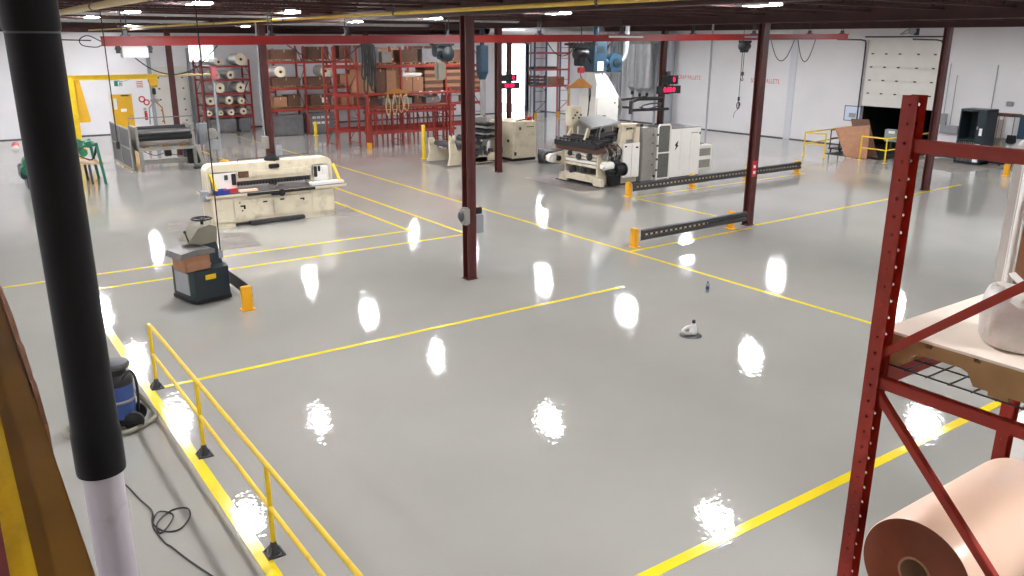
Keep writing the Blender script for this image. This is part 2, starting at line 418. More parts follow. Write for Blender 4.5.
g = MB(); g.box(34.3, XW+.3, 20.4, 23.2, .0, .012)
struct(g.build('floor_dock_plate', 'trailer'))

# writing on the right wall
for y, lb in ((35.55, 'red stencilled words on white wall, the pair nearer the printing press'), (29.9, 'red stencilled words on white wall partly behind a maroon column')):
    o = text('wall_lettering', 'SCRAP PALLETS', .34, 'wallred', (XW-.004, y, 2.97), (PI/2, 0, -PI/2), sx=.82)
    tag(o, lb, 'sign')

# ------------------------------------------------------------------ ceiling fixtures and services
def light():
    t = thing('ceiling_light', 'lit ceiling light', 'light', (0, 0, 0))
    g = MB(); g.box(-.21, .21, -.4, .4, .05, .12, .01).box(-.21, -.185, -.4, .4, -.02, .08).box(.185, .21, -.4, .4, -.02, .08)
    g.cyl((-.0, -.3, .12), (0, -.3, .6), .008, seg=6).cyl((0, .3, .12), (0, .3, .6), .008, seg=6)
    g.build('fixture_housing', 'paper', t)
    for x in (-.085, .085):
        MB().box(x-.075, x+.075, -.36, .36, -.015, .05, .02).build('lamp_lens', 'lens', t, smooth=False)
    return t
L0 = light(); first = True
xs = (-4.3, 4.7, 13.6, 22.6, 32.3); ys = (-1.5, 4.8, 11.0, 17.4, 23.8, 29.6, 36.0, 42.5)  # lowest-x row is unseen, added to brighten the floor and foreground rack
used = {(0, 0)}
row_of = {-4.3: 'added row beyond the black sleeved pipe', 4.7: 'row passing over the tug (its first light added, unseen)', 13.6: 'row just past the near maroon column', 22.6: 'row passing over the printing press', 32.3: 'row along the white dock wall'}
nth = ('first', 'second', 'third', 'fourth', 'fifth', 'sixth', 'seventh', 'eighth', 'ninth')
GL = 'ceiling lights below the joists'
for x in xs:
    n = 0
    for y in ys:
        if y < 0 and x > 5: continue  # the tug row's light behind the camera is unseen, added to brighten the rack
        lb = 'lit ceiling light, %s from the camera in the %s' % (nth[n], row_of[x]); n += 1
        if first: L0.location = (x, y, 5.7); L0['label'] = lb; L0['group'] = GL; first = False
        else: dup(L0, (x, y, 5.7), label=lb, group=GL)
dup(L0, (8.0, 21.4, 5.7), label='single lit ceiling light out of row, between tug and cream paper cutter', group=GL)
dup(L0, (-2.2, 46.5, 5.7), label='added ceiling light by the back wall beyond the yellow jib crane', group=GL)  # no fixture seen here; added to brighten the far wall and floor
dup(L0, (9.0, 46.2, 5.7), label='lit ceiling light nearest the yellow door and white roll-up door', group=GL)

# gas pipe, lagged pipe, ducts
def pipe_thing(name, pts, r, m, label, cat, hang=None, seg=12):
    t = thing(name, label, cat, pts[0])
    o = Vector(pts[0])
    MB().tube([Vector(p)-o for p in pts], r, seg).build('pipe_run', m, t)
    if hang:
        for h in hang:
            g = MB(); h = Vector(h)-o; g.cyl(h, (h.x, h.y, ZC-o.z), .012, seg=6); g.lathe([(r+.015, -.02), (r+.015, .02)], h, Vector(pts[1])-Vector(pts[0]), seg)
            g.build('hanger', 'darksteel', t)
    return t
pipe_thing('gas_pipe', [(7.75, 6.0, 5.52), (7.75, 49.9, 5.52)], .032, 'gas', 'long thin yellow gas pipe running below the maroon roof joists', 'pipe', [(7.75, y, 5.52) for y in range(9, 49, 6)])
pipe_thing('lagged_pipe', [(2.6, 8.0, 5.55), (2.6, 28.0, 5.55)], .058, 'creampipe', 'short cream lagged pipe beside the black sleeved pipe', 'pipe', [(2.6, y, 5.55) for y in (10, 16, 22)])
def duct(y, x0, x1, z, r, label):
    t = thing('air_duct', label, 'duct', (x0, y, z))
    g = MB(); g.cyl((0, 0, 0), (x1-x0, 0, 0), r, seg=18)
    k = 0.
    while k < x1-x0:
        g.cyl((k, 0, 0), (k+.04, 0, 0), r+.012, seg=18); k += 1.5
    g.build('duct_shell', 'silver', t)
    k = .7
    while k < x1-x0: MB().cyl((k, 0, r), (k, 0, ZC-z), .01, seg=6).build('hanger', 'darksteel', t); k += 3
    return t
duct(25.25, 2.9, 18.0, 5.78, .13, 'grey round duct under the roof, nearer of two crossing above the cutter')
duct(32.85, 3.0, 26.0, 5.76, .16, 'grey round duct under the roof, farther one above the slitter')
duct(31.2, 20.6, 27.2, 5.5, .2, 'short bright grey duct under the roof above the printing press')

# ------------------------------------------------------------------ red crane beam with hoists
def zb(x): return 4.99+.0095*(x-3.4)       # centre height along the beam
BY = 20.5
t = thing('crane_beam', 'long red crane beam hung below the roof across the hall', 'beam', (3.4, BY, 0))
x0, x1 = 3.4, 31.0
g = MB()
for (dz0, dz1, hw) in ((-.11, -.085, .075), (.075, .1, .075), (-.085, .075, .012)):
    g.hexa([(0, -hw, zb(x0)+dz0), (x1-x0, -hw, zb(x1)+dz0), (x1-x0, hw, zb(x1)+dz0), (0, hw, zb(x0)+dz0)],
           [(0, -hw, zb(x0)+dz1), (x1-x0, -hw, zb(x1)+dz1), (x1-x0, hw, zb(x1)+dz1), (0, hw, zb(x0)+dz1)])
g.build('beam_web', 'red', t)
for x in (3.9, 7.2, 9.2, 12.2, 15.4, 18.72, 22, 25.2, 28.5, 30.6):
    g = MB(); z = zb(x); g.box(x-x0-.09, x-x0+.09, -.09, .09, z+.1, z+.13).cyl((x-x0-.05, 0, z+.13), (x-x0-.05, 0, ZC), .013, seg=6).cyl((x-x0+.05, 0, z+.13), (x-x0+.05, 0, ZC), .013, seg=6).box(x-x0-.04, x-x0+.04, -.06, .06, z+.13, z+.22)
    g.build('hanger', 'darksteel', t)
MB().box(24.6-x0, 25.6-x0, -.08, -.076, zb(25)-.03, zb(25)+.03).build('plate', 'boxgrey', t)
MB().box(18.1-x0, 19.6-x0, -.08, -.076, zb(18.5)+.0, zb(18.5)+.06).build('plate', 'paper', t)
MB().tube(spline([(0, 0, 4.98), (-.25, 0, 5.1), (-.42, 0, 5.02), (-.38, 0, 4.9), (-.12, 0, 4.86), (.0, 0, 4.9)], 5), .012, 6).tube([(-.2, 0, 5.0), (-1.1, 0, 5.02)], .014, 6).build('end_cable', 'black', t)
# festoon cables under the beam
def cable(name, pts, r, m, label, cat='cable', n=8, group=None):
    p = Vector(pts[0]); o = MB().tube([q-p for q in spline(pts, n)], r, 6).build(name, m, loc=p)
    return tag(o, label, cat, group)
def festoon(x0, x1, sag, label):
    return cable('festoon_cable', [(x0, BY, zb(x0)-.12), (x0*.75+x1*.25, BY, zb(x0)-.12-sag*.75), ((x0+x1)/2, BY, zb(x0)-.12-sag), (x0*.25+x1*.75, BY, zb(x0)-.12-sag*.75), (x1, BY, zb(x1)-.12)], .014, 'black', label)
festoon(3.8, 5.9, .62, 'black cable loop sagging under the crane beam above the yellow door')
festoon(7.6, 9.6, .42, 'black cable loop sagging under the crane beam before the carton racks')
festoon(26.2, 27.6, .75, 'black cable loop under the crane beam beside the small chain hoist')
festoon(27.8, 28.9, .8, 'black cable loop under the crane beam behind the maroon column')
festoon(15.7, 16.9, .4, 'black cable loop under the crane beam before the open goods door')
# white heater hung under the beam end
t = thing('unit_heater', 'white box heater hung under the end of the red beam', 'heater', (4.05, BY, 4.63))
MB().box(-.27, .27, -.15, .15, 0, .24, .015).build('casing', 'paper', t)
for sx in (-.33, .33):
    g = MB(); g.box(sx-.04, sx+.04, -.06, .06, .1, .26).cyl((sx, -.05, .2), (sx, .05, .2), .06)
    g.build('bracket', 'black', t)

def hoist(x, label, drum_mat, body, drop, hookmat, w_=.5):
    z = zb(x)-.12; t = thing('chain_hoist', label, 'hoist', (x, BY, z))
    g = MB(); g.box(-w_*.6, w_*.6, -.1, .1, -.06, 0); 
    for q in (-w_*.4, w_*.4): g.cyl((q, -.12, -.05), (q, .12, -.05), .05)
    g.build('trolley', 'black', t)
    MB().lathe([(.1, -w_*.5), (.16, -w_*.45), (.16, w_*.3), (.12, w_*.5)], (0, 0, -.2), (1, 0, 0)).box(-.12, .1, -.12, .12, -.42, -.16, .02).build('motor', drum_mat, t)
    MB().cyl((0, 0, -.4), (0, 0, -drop), .012, seg=6).build('chain', 'darksteel', t)
    g = MB(); g.box(-.05, .05, -.03, .03, -drop-.14, -drop, .01)
    g.tube(spline([(0, 0, -drop-.12), (0, 0, -drop-.2), (.05, 0, -drop-.26), (.02, 0, -drop-.32), (-.05, 0, -drop-.29), (-.06, 0, -drop-.24)], 4), .016, 6)
    g.build('hook', hookmat, t); return t
h = hoist(12.03, 'dark blue drum hoist under the crane beam, beside a grey hook block', 'navy', 'black', .55, 'darksteel', .55)
MB().lathe([(.05, -.2), (.2, -.16), (.2, .16), (.05, .2)], (.1, 0, -.28), (0, 1, 0), 18).build('cable_drum', 'navy', h)
MB().box(-.22, .08, -.09, .09, -.98, -.5, .04).build('chain_bucket', 'olive', h)
MB().prism([(.25, -.2), (.36, -.42), (.2, -.44)], 'y', -.02, .02).build('warning_tag', 'oryellow', h)
hoist(24.75, 'small black chain hoist with long chain before the white wall', 'black', 'black', 1.1, 'darksteel', .4)
# bundle of hoses
t = thing('hose_bundle', 'bundle of dark hoses hanging under the crane beam before the racks', 'hose', (9.75, BY, zb(9.75)-.11))
for k in range(7):
    a = -.16+k*.05; l = .8+.35*math.sin(k*1.7)
    MB().tube(spline([(a, 0, 0), (a+.03, .02, -l*.5), (a-.02, 0, -l), (a+.06, -.02, -l-.1), (a+.09, 0, -l*.6), (a+.05, 0, -.02)], 5), .022, 6).build('hose', 'black', t)
# the far hoist with its orange spreader, over the press
t = thing('spreader_hoist', 'black hoist with orange triangular spreader bar beside the press', 'hoist', (20.2, 24.3, 4.9))
g = MB(); g.box(-.75, .75, -.06, .06, -.02, .06).box(-.5, .5, -.12, .12, -.12, -.02); [g.cyl((q, -.1, .02), (q, .1, .02), .06) for q in (-.4, .4)]
g.cyl((0, 0, .06), (0, 0, 1.2), .02, seg=8)
g.build('trolley', 'black', t)
MB().lathe([(.12, -.3), (.2, -.26), (.2, .22), (.15, .3)], (0, 0, -.32), (1, 0, 0)).box(-.22, .1, -.16, .16, -.75, -.2, .03).build('motor', 'black', t)
MB().cyl((.02, 0, -.7), (.02, 0, -1.2), .014, seg=6).build('chain', 'darksteel', t)
MB().box(-.12, .16, -.06, .06, -1.0, -.8, .02).tube(spline([(.02, 0, -1.0), (.02, 0, -1.12), (.08, 0, -1.2), (0, 0, -1.27), (-.06, 0, -1.2)], 4), .02, 6).build('hook_block', 'signred', t)
MB().prism([(-.6, -1.46), (.55, -1.5), (.55, -1.56), (-.6, -1.54)], 'y', -.03, .03).prism([(-.6, -1.46), (-.1, -1.22), (.12, -1.22), (.55, -1.5)], 'y', -.03, .03).build('spreader_bar', 'spreader', t)
for q, l in ((-.5, 2.5), (.44, 1.1), (.5, .55)):
    MB().tube(spline([(q, 0, -1.53), (q+.02, 0, -1.53-l*.5), (q-.03, 0, -1.53-l)], 5), .03 if l > 2 else .022, 6).build('sling', 'beige' if l > 2 else 'black', t)
MB().tube(spline([(-.5, 0, -4.03), (-.62, 0, -4.1), (-.7, 0, -3.9), (-.62, 0, -2.6), (-.56, 0, -1.55)], 6), .022, 6).build('sling', 'beige', t)
# pendant cables hanging from the roof
def pendant(x, y, z, label, boxm='boxgrey', r=.012):
    t = thing('pendant_control', label, 'cable', (x, y, z))
    MB().tube([(0, 0, .14), (.004, 0, 2), (0, 0, ZC-z)], r, 6).build('cord', 'black', t)
    MB().box(-.035, .035, -.03, .03, 0, .16, .01).build('control_box', boxm, t)
    return t
pendant(4.17, 15.6, 1.02, 'thin black pendant cable hanging beside the tug steering wheel')
pendant(3.44, 20.4, 2.65, 'black pendant cable hanging from the red beam end by yellow door', 'black')
t = pendant(24.95, BY+.25, 2.9, 'black pendant cable with coiled end hanging before the white wall', 'black')
MB().tube([Vector((math.cos(a*.45)*.11*(1-.02*a), 0, -.16+math.sin(a*.45)*.13)) for a in range(34)], .012, 6).tube(spline([(0, 0, 0), (.02, 0, -.1), (.0, 0, -.29), (-.12, 0, -.36), (-.22, 0, -.52), (-.2, 0, -.6)], 5), .01, 6).build('coiled_end', 'black', t)
cable('hanging_wire', [(.95, 12, ZC), (.955, 12, 4.5), (.95, 12.0, 3.9)], .012, 'black', 'thin black wire hanging just past the black sleeved pipe')

# ------------------------------------------------------------------ foreground: mezzanine rail, sleeved pipe
t = thing('mezzanine_rail', 'yellow steel rail along the mezzanine edge under the camera', 'rail', (0, 0, 3.4))
MB().box(.02, .112, -1.5, 3.75, .64, .7, .006).build('top_rail', 'shaded_yellow', t)  # top face painted in the darker yellow, standing in for shade
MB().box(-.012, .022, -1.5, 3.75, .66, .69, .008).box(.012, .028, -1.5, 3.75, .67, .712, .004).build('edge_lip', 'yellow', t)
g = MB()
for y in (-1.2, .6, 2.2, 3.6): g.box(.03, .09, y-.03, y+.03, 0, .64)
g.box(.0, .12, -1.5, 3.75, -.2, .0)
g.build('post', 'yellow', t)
pl = [(2.2, 3.92), (2.24, 4.06), (2.42, 4.11), (2.5, 4.09), (2.7, 4.13), (2.82, 4.1), (2.95, 4.125), (3.2, 4.13), (3.38, 4.11), (3.5, 4.12), (3.5, 3.9), (3.2, 3.86), (2.9, 3.9), (2.6, 3.84), (2.4, 3.88)]
tag(MB().prism(pl, 'x', .114, .126).build('cardboard_scrap', 'cardboard'), 'torn brown cardboard scrap caught along the yellow mezzanine rail', 'cardboard')

t = thing('sleeved_pipe', 'tall round post in a black sleeve, white at its foot', 'pipe', (.46, 4.48, 0))
MB().lathe([(.101, 0), (.101, 3.0)], seg=36).build('pipe', 'whitepipe', t)
MB().lathe([(.121, 2.79), (.123, 2.81), (.123, 3.02), (.115, 3.06), (.115, 5.04), (.122, 5.05), (.122, 6.3)], seg=40).build('sleeve', 'sleeve', t)
MB().lathe([(.1152, 5.03), (.1165, 5.032), (.1165, 5.037), (.1152, 5.04)], seg=40).build('seam_band', 'darksteel', t)

# ------------------------------------------------------------------ yellow guard rail on the floor
t = thing('guard_rail', 'yellow tubular guard rail standing along the thick yellow floor line', 'railing', (2.17, 0, 0))
ys_ = (4.7, 7.27, 9.8, 12.35)
for i, y in enumerate(ys_):
    MB().cyl((0, y, .1), (0, y, 1.02), .026, seg=14).build('post', 'yellow', t)
    g = MB(); g.box(-.09, .09, y-.09, y+.09, 0, .018); g.lathe([(.06, .018), (.055, .07), (.034, .12), (.03, .15)], (0, y, 0))
    for a in range(4):
        ca, sa = math.cos(a*PI/2+PI/4), math.sin(a*PI/2+PI/4)
        g.bar((ca*.1, y+sa*.1, .02), (ca*.04, y+sa*.04, .1), .012, .012); g.cyl((ca*.095, y+sa*.095, .018), (ca*.095, y+sa*.095, .035), .014, seg=6)
    g.build('foot', 'darksteel', t)
MB().tube([(0, 4.0, 1.02), (0, 12.2, 1.02), (0, 12.32, 1.0), (0, 12.35, .93)], .026, 14).build('top_rail', 'yellow', t)
MB().cyl((0, 4.0, .54), (0, 12.35, .54), .024, seg=14).build('mid_rail', 'yellow', t)

# ------------------------------------------------------------------ vacuum and cord
t = thing('shop_vacuum', 'blue drum vacuum cleaner with black lid behind the black pipe', 'vacuum cleaner', (1.48, 11.25, 0), -.3)
MB().lathe([(.17, .16), (.2, .18), (.21, .3), (.21, .62), (.2, .66)], seg=28).build('tank', 'bluevac', t)
MB().lathe([(.21, .64), (.215, .68), (.2, .74), (.15, .78), (.14, .86)], seg=28).build('lid', 'black', t)
MB().lathe([(.13, .86), (.19, .87), (.2, .91), (.18, .94), (.1, .955)], seg=28).build('motor_cap', 'darksteel', t)
MB().lathe([(.212, .4), (.218, .41), (.218, .43), (.212, .44)], seg=28).build('band', 'steelgrey', t)
g = MB(); g.box(-.2, .2, -.17, .2, .09, .16, .02).box(-.05, .26, -.2, .05, .08, .13, .02); g.build('base', 'black', t)
for (a, b) in ((.2, -.16), (.2, .16)):
    MB().cyl((a-.02, b-.025, .13), (a-.02, b+.025, .13), .13, seg=20).build('wheel', 'black', t)
for (a, b) in ((-.17, -.12), (-.17, .12)):
    MB().cyl((a, b-.015, .04), (a, b+.015, .04), .04, seg=14).build('caster', 'black', t)
MB().tube(spline([(.1, -.19, .74), (.2, -.14, .84), (.25, -.06, .7), (.25, -.02, .4), (.22, 0, .2)], 6), .018, 8).build('push_handle', 'black', t)
MB().tube(spline([(.0, .2, .6), (.12, .36, .4), (.32, .34, .12), (.42, .1, .06), (.3, -.12, .05), (.1, -.3, .05), (-.3, -.36, .05), (-.62, -.2, .05), (-.66, .1, .05), (-.44, .3, .05), (-.1, .3, .06)], 8), .036, 10).build('hose', 'olive', t)
cp = [(1.0, 10.6), (1.08, 10.1), (1.21, 9.53), (1.27, 9.14), (1.33, 8.8), (1.28, 8.54), (1.35, 8.31), (1.49, 8.26), (1.64, 8.44), (1.66, 8.62), (1.51, 8.69), (1.32, 8.5), (1.30, 8.3), (1.42, 8.4), (1.5, 8.6), (1.38, 8.72), (1.27, 8.5), (1.30, 8.1), (1.34, 7.97), (1.43, 7.62), (1.56, 7.2), (1.7, 6.8)]
cable('extension_cord', [(x, y, .012+.01*(i > 8 and i < 17)*((i % 2))) for i, (x, y) in enumerate(cp)], .009, 'black', 'black extension cord lying in a loose loop on the grey floor', 'cord', 8)

# ------------------------------------------------------------------ stand-on tug with carton
t = thing('tow_tug', 'dark teal stand-on tug with steering wheel beside a short guard rail', 'tug', (4.02, 16.58, 0), .22)
g = MB(); g.prism([(-.36, -.42), (.36, -.42), (.44, -.2), (.44, .3), (.3, .42), (-.4, .42), (-.4, -.3)], 'z', .06, .68); g.build('body', 'navy', t)
MB().prism([(-.37, -.44), (.37, -.44), (.46, -.2), (.46, .32), (.3, .44), (-.42, .44), (-.42, -.3)], 'z', .03, .1).build('bumper', 'black', t)
MB().box(-.418, -.40, -.26, .3, .18, .62, .005).build('side_panel', 'boxgrey', t)
MB().box(-.14, .08, -.435, -.418, .48, .58, .005).build('sticker', 'yellow', t)
g = MB(); g.hexa([(.02, -.1, .66), (.42, -.1, .66), (.42, .34, .66), (.02, .34, .66)], [(.1, -.02, 1.18), (.36, -.02, 1.18), (.36, .28, 1.18), (.1, .28, 1.18)]); g.build('mast', 'navy', t)
g = MB(); g.prism([(-.26, 1.2), (.0, 1.12), (.34, 1.14), (.36, 1.44), (.22, 1.5), (-.02, 1.46)], 'y', -.12, .3); g.build('control_head', 'olive', t)
MB().cyl((-.24, -.1, 1.2), (-.3, -.1, 1.42), .016, seg=8).lathe([(.02, 0), (.03, .02), (.02, .05)], (-.3, -.1, 1.4)).build('lever', 'black', t)
wh = [Vector((.16+.19*math.cos(a*PI/12), .08+.19*math.sin(a*PI/12), 1.6)) for a in range(24)]
g = MB(); g.tube(wh, .018, 8, closed=True).cyl((.16, .08, 1.46), (.16, .08, 1.6), .03, seg=10)
for k in range(3): g.cyl((.16, .08, 1.595), (.16+.19*math.cos(k*2.1), .08+.19*math.sin(k*2.1), 1.6), .012, seg=6)
g.build('steering_wheel', 'black', t)
MB().tube(spline([(-.02, -.1, .9), (.06, -.2, .85), (.12, -.16, .75), (.16, -.12, .7)], 5), .012, 6).build('cable', 'paper', t)
for p in ((-.25, -.3), (.25, -.3), (0, .3)):
    MB().cyl((p[0], p[1]-.04, .07), (p[0], p[1]+.04, .07), .07, seg=14).build('wheel', 'black', t)
t = thing('carton', 'brown carton under a grey vinyl pad on the dark tug', 'box', (3.88, 16.42, .685), .22)
g = MB(); g.box(-.34, .2, -.24, .24, 0, .3, .006).box(-.3, .16, -.266, -.26, .02, .2); g.build('carton_body', 'cardboard', t)
tag(MB().prism([(-.46, -.03), (-.42, .08), (-.1, .12), (.2, .11), (.27, .08), (.27, .0), (.1, .002), (-.3, .0)], 'y', -.3, .3).build('seat_pad', 'tarp', loc=(3.9, 16.44, .99)), 'grey vinyl pad draped over the brown carton on the tug', 'cushion').rotation_euler = (0, 0, .22)

# ------------------------------------------------------------------ guard barriers
def barrier(name, label, p, l, posts, rz, h=.46, rail='darksteel', zlo=.17, endcap=True, lead=.12):
    t = thing(name, label, 'barrier', p, rz)
    for x in posts:
        g = MB(); g.box(x-.06, x+.06, -.1, .1, 0, h+.03, .015).box(x-.11, x+.11, -.13, .13, 0, .02); 
        g.build('post', 'oryellow', t)
    g = MB(); a, b = lead, l
    zt = h; zm = (zlo+h)/2
    prof = [(-.11, zlo), (-.155, zlo+.03), (-.155, zlo+.10), (-.115, zm-.02), (-.115, zm+.02), (-.155, zt-.10), (-.155, zt-.03), (-.11, zt), (-.10, zt), (-.10, zlo)]
    g.prism(prof, 'x', a, b); g.build('rail', rail, t)
    MB().box(a+.1, b*.62 if l < 5 else b-.15, -.119, -.112, zm-.03, zm+.03).build('reflector_row', 'dashes', t, smooth=False)
    return t
barrier('guard_barrier', 'short dark guard rail with yellow post beside the maroon column', (14.2, 14.78, 0), 4.25, (0, 3.75), .02)
barrier('guard_barrier', 'long dark guard rail on yellow posts before the printing press', (18.98, 20.15, 0), 9.25, (0, 3.1, 6.15, 9.2), .008)
barrier('guard_barrier', 'dark guard rail with orange-yellow end post behind the tug', (4.5, 15.32, 0), 2.9, (0, 2.7), PI/2, .44)
barrier('guard_barrier', 'yellow-ended guard rail beside the hanging brooms on the wall', (34.4, 15.1, 0), 3.0, (0, 2.9), -.02, .44, 'steelgrey')

# ------------------------------------------------------------------ bottles on the floor
t = thing('water_bottle', 'small blue water bottle standing alone on the grey floor', 'bottle', (12.76, 11.03, 0))
MB().lathe([(.03, 0), (.036, .01), (.036, .06), (.033, .09), (.036, .12), (.034, .16), (.014, .2), (.013, .21)], seg=18).build('bottle_body', 'clear', t)
MB().lathe([(.0365, .065), (.0372, .07), (.0372, .125), (.0365, .13)], seg=18).build('label_band', 'bluevac', t)
MB().lathe([(.016, .205), (.016, .23), (.014, .232)], seg=14).build('cap', 'bluevac', t)
t = thing('spray_jug', 'white jug with black cap standing on a round dark mat', 'jug', (10.58, 9.40, .012))
MB().lathe([(.06, 0), (.07, .01), (.07, .12), (.05, .17), (.022, .2), (.02, .22)], seg=20).build('jug_body', 'paper', t)
MB().lathe([(.03, .2), (.03, .25), (.02, .26)], seg=14).build('cap', 'black', t)
MB().tube(spline([(-.07, 0, .02), (-.2, .0, .05), (-.24, .02, .1), (-.16, .02, .14), (-.06, 0, .15)], 5), .03, 8).build('bag', 'bag', t)
tag(MB().lathe([(.19, 0), (.2, .004), (.19, .01), (.05, .012)], seg=28).build('round_mat', 'darksteel', loc=(10.5, 9.38, 0)), 'round dark mat on the floor under the white jug', 'mat')

# ------------------------------------------------------------------ foreground pallet rack
RX, RY = 3.24, 1.865
def upright_c(g, x, y, z0, z1, s=1):
    g.box(x, x+.004, y-.068, y, z0, z1).box(x+.066, x+.07, y-.068, y, z0, z1)
    if s > 0: g.box(x, x+.07, y-.004, y, z0, z1)
    else: g.box(x, x+.07, y-.068, y-.064, z0, z1)
def upright_holes(g, x, y, z0, z1, pitch=.0762, r=.0065):
    pass
def c_post(t, x, y):
    # flanges pierced by a row of round holes
    n = 62; za = .075
    yc = y-.036
    g = MB()
    for fx in (x, x+.066):
        for k in range(n):
            z0 = za+k*.0762; z1 = z0+.0762; zc = (z0+z1)/2; R = .007; seg = 12
            # frame round a hole, both sides of the flange
            outer = [(y-.068, z0), (yc, z0), (y, z0), (y, zc), (y, z1), (yc, z1), (y-.068, z1), (y-.068, zc)]
            hole = [(yc+R*math.cos(a), zc+R*math.sin(a)) for a in [(-135+45*i)*PI/180 for i in range(8)]]
            rows = []
            for xx in (fx, fx+.004):
                rows.append(([g.bm.verts.new((xx, a, b)) for a, b in outer], [g.bm.verts.new((xx, a, b)) for a, b in hole]))
            for o_, h_ in rows:
                for i in range(8): g._face([o_[i], o_[(i+1) % 8], h_[(i+1) % 8], h_[i]])
            for i in range(8): g._face([rows[0][1][i], rows[0][1][(i+1) % 8], rows[1][1][(i+1) % 8], rows[1][1][i]])
    g.box(x+.0005, x+.0695, y-.004, y-.0005, 0, 4.797)
    g.box(x+.0002, x+.0702, y-.0684, y, 0, .075)
    g.build('upright', 'rackred', t, smooth=False)
t = thing('pallet_rack', 'red steel pallet rack with punched upright, holding boards and a peach roll', 'rack', (0, 0, 0))
c_post(t, RX, RY); c_post(t, RX+1.44, RY)
g = MB(); upright_c(g, RX, RY-1.0, 0, 4.83, -1); g.build('upright', 'rackred', t)
g = MB(); upright_c(g, RX+1.44, RY-1.0, 0, 4.83, -1); g.build('upright', 'rackred', t)
for xx in (RX+.035, RX+1.475):
    for z in (.3, 1.45, 2.2, 3.56, 4.60):
        g = MB(); g.box(xx-.022, xx+.022, RY-1.03, RY-.03, z-.026, z+.026, .004); g.build('frame_strut', 'rackred', t)
    g = MB(); g.bar((xx, RY-.04, 3.52), (xx, RY-1.0, 2.55), .036, .036, .003); g.build('frame_brace', 'rackred', t)
    g = MB(); g.bar((xx, RY-.04, 3.68), (xx, RY-1.0, 4.5), .036, .036, .003); g.build('frame_brace', 'rackred', t)
    g = MB(); g.bar((xx, RY-.04, 1.5), (xx, RY-1.0, 2.5), .036, .036, .003); g.build('frame_brace', 'rackred', t)
for z in (2.088, 3.52):
    for y in (RY-.03, RY-1.03):
        g = MB(); g.box(RX+.072, RX+1.436, y-.02, y+.03, z, z+.1, .004).box(RX+.06, RX+.08, y-.03, y+.04, z-.06, z+.14).box(RX+1.43, RX+1.45, y-.03, y+.04, z-.06, z+.14)
        g.build('beam', 'rackred', t)
    g = MB(); zt = z+.104
    for k in range(10): 
        x = RX+.1+k*.147; g.cyl((x, RY-1.02, zt), (x, RY-.02, zt), .004, seg=6)
    for k in range(11):
        y = RY-1.0+k*.096; g.cyl((RX+.08, y, zt+.004), (RX+1.43, y, zt+.004), .004, seg=6)
    g.build('wire_deck', 'darksteel', t)
def pallet(x, y, z, wx, wy, label, rz=0, group=None, notched=True, h=.14, m='wood', nt=5):
    t = thing('pallet', label, 'pallet', (x, y, z), rz, group)
    g = MB()
    for k in range(nt):
        yy = -wy/2+(k+.5)*wy/nt
        g.box(-wx/2, wx/2, yy-wy/nt*.43, yy+wy/nt*.43, h-.018, h)
    for yy in (-wy*.46, 0, wy*.46): g.box(-wx/2, wx/2, yy-.04, yy+.04, 0, .018)
    g.build('deck_board', m, t)
    for k in (-1, 0, 1):
        x0 = k*(wx/2-.02); g = MB()
        pr = [(-wy/2, .018), (-wy*.40, .018), (-wy*.37, .07), (-wy*.34, .08), (-wy*.16, .08), (-wy*.13, .07), (-wy*.1, .018), (wy*.1, .018), (wy*.13, .07), (wy*.16, .08), (wy*.34, .08), (wy*.37, .07), (wy*.4, .018), (wy/2, .018), (wy/2, h-.018), (-wy/2, h-.018)]
        g.prism(pr, 'x', x0-.019, x0+.019); g.build('stringer', m, t)
    return t
# the pallet on the upper deck: its long stringers run toward the camera aisle
t = pallet(RX+.69, RY-.52, 3.633, 1.2, 1.0, 'wooden pallet on the red rack under the cream board')
tag(MB().box(-.605, .605, -.51, .5, 0, .012, .002).build('board_sheet', 'plywood', loc=(RX+.69, RY-.5, 3.774)), 'large cream board lying on the pallet in the red rack', 'board')
t = thing('wrapped_roll', 'white plastic bagged roll standing on the cream board in rack', 'roll', (3.625, 1.41, 3.787))
prof = [(.1, 0), (.155, .005), (.168, .03), (.17, .08), (.172, .15), (.168, .2), (.15, .225), (.1, .235), (.05, .24)]
g = MB(); g.lathe(prof, seg=40)
for v in g.bm.verts:
    n = noise.noise(v.co*11); q = 1+.05*n; v.co.x *= q; v.co.y *= q
    if v.co.z > .19: v.co.z += .03*noise.noise(v.co*17+Vector((3, 1, 2)))
g.build('bagged_roll', 'bag', t)
g = MB(); 
for k in range(9):
    a = k*.7; g.bar((.06*math.cos(a), .06*math.sin(a), .225), (.13*math.cos(a+.4), .13*math.sin(a+.4), .255+.02*math.sin(k*2.)), .05, .004)
g.build('bag_fold', 'bag', t)
t = thing('edge_post', 'tall off-white corner post standing behind the bagged roll', 'post', (4.34, 1.84, 3.787))
MB().box(-.045, .045, -.03, .02, 0, .74, .006).build('post_board', 'paper', t)
MB().lathe([(.035, .74), (.028, .755), (.014, .77), (.014, .8), (.008, .81)], (0, -.005, 0), seg=14).build('cap', 'paper', t)
tag(MB().box(-.17, .12, -.2, .2, 0, .62, .006).build('carton', 'cardboard', loc=(4.545, 1.6, 3.787)), 'brown carton standing beside the off-white corner post in rack', 'box')
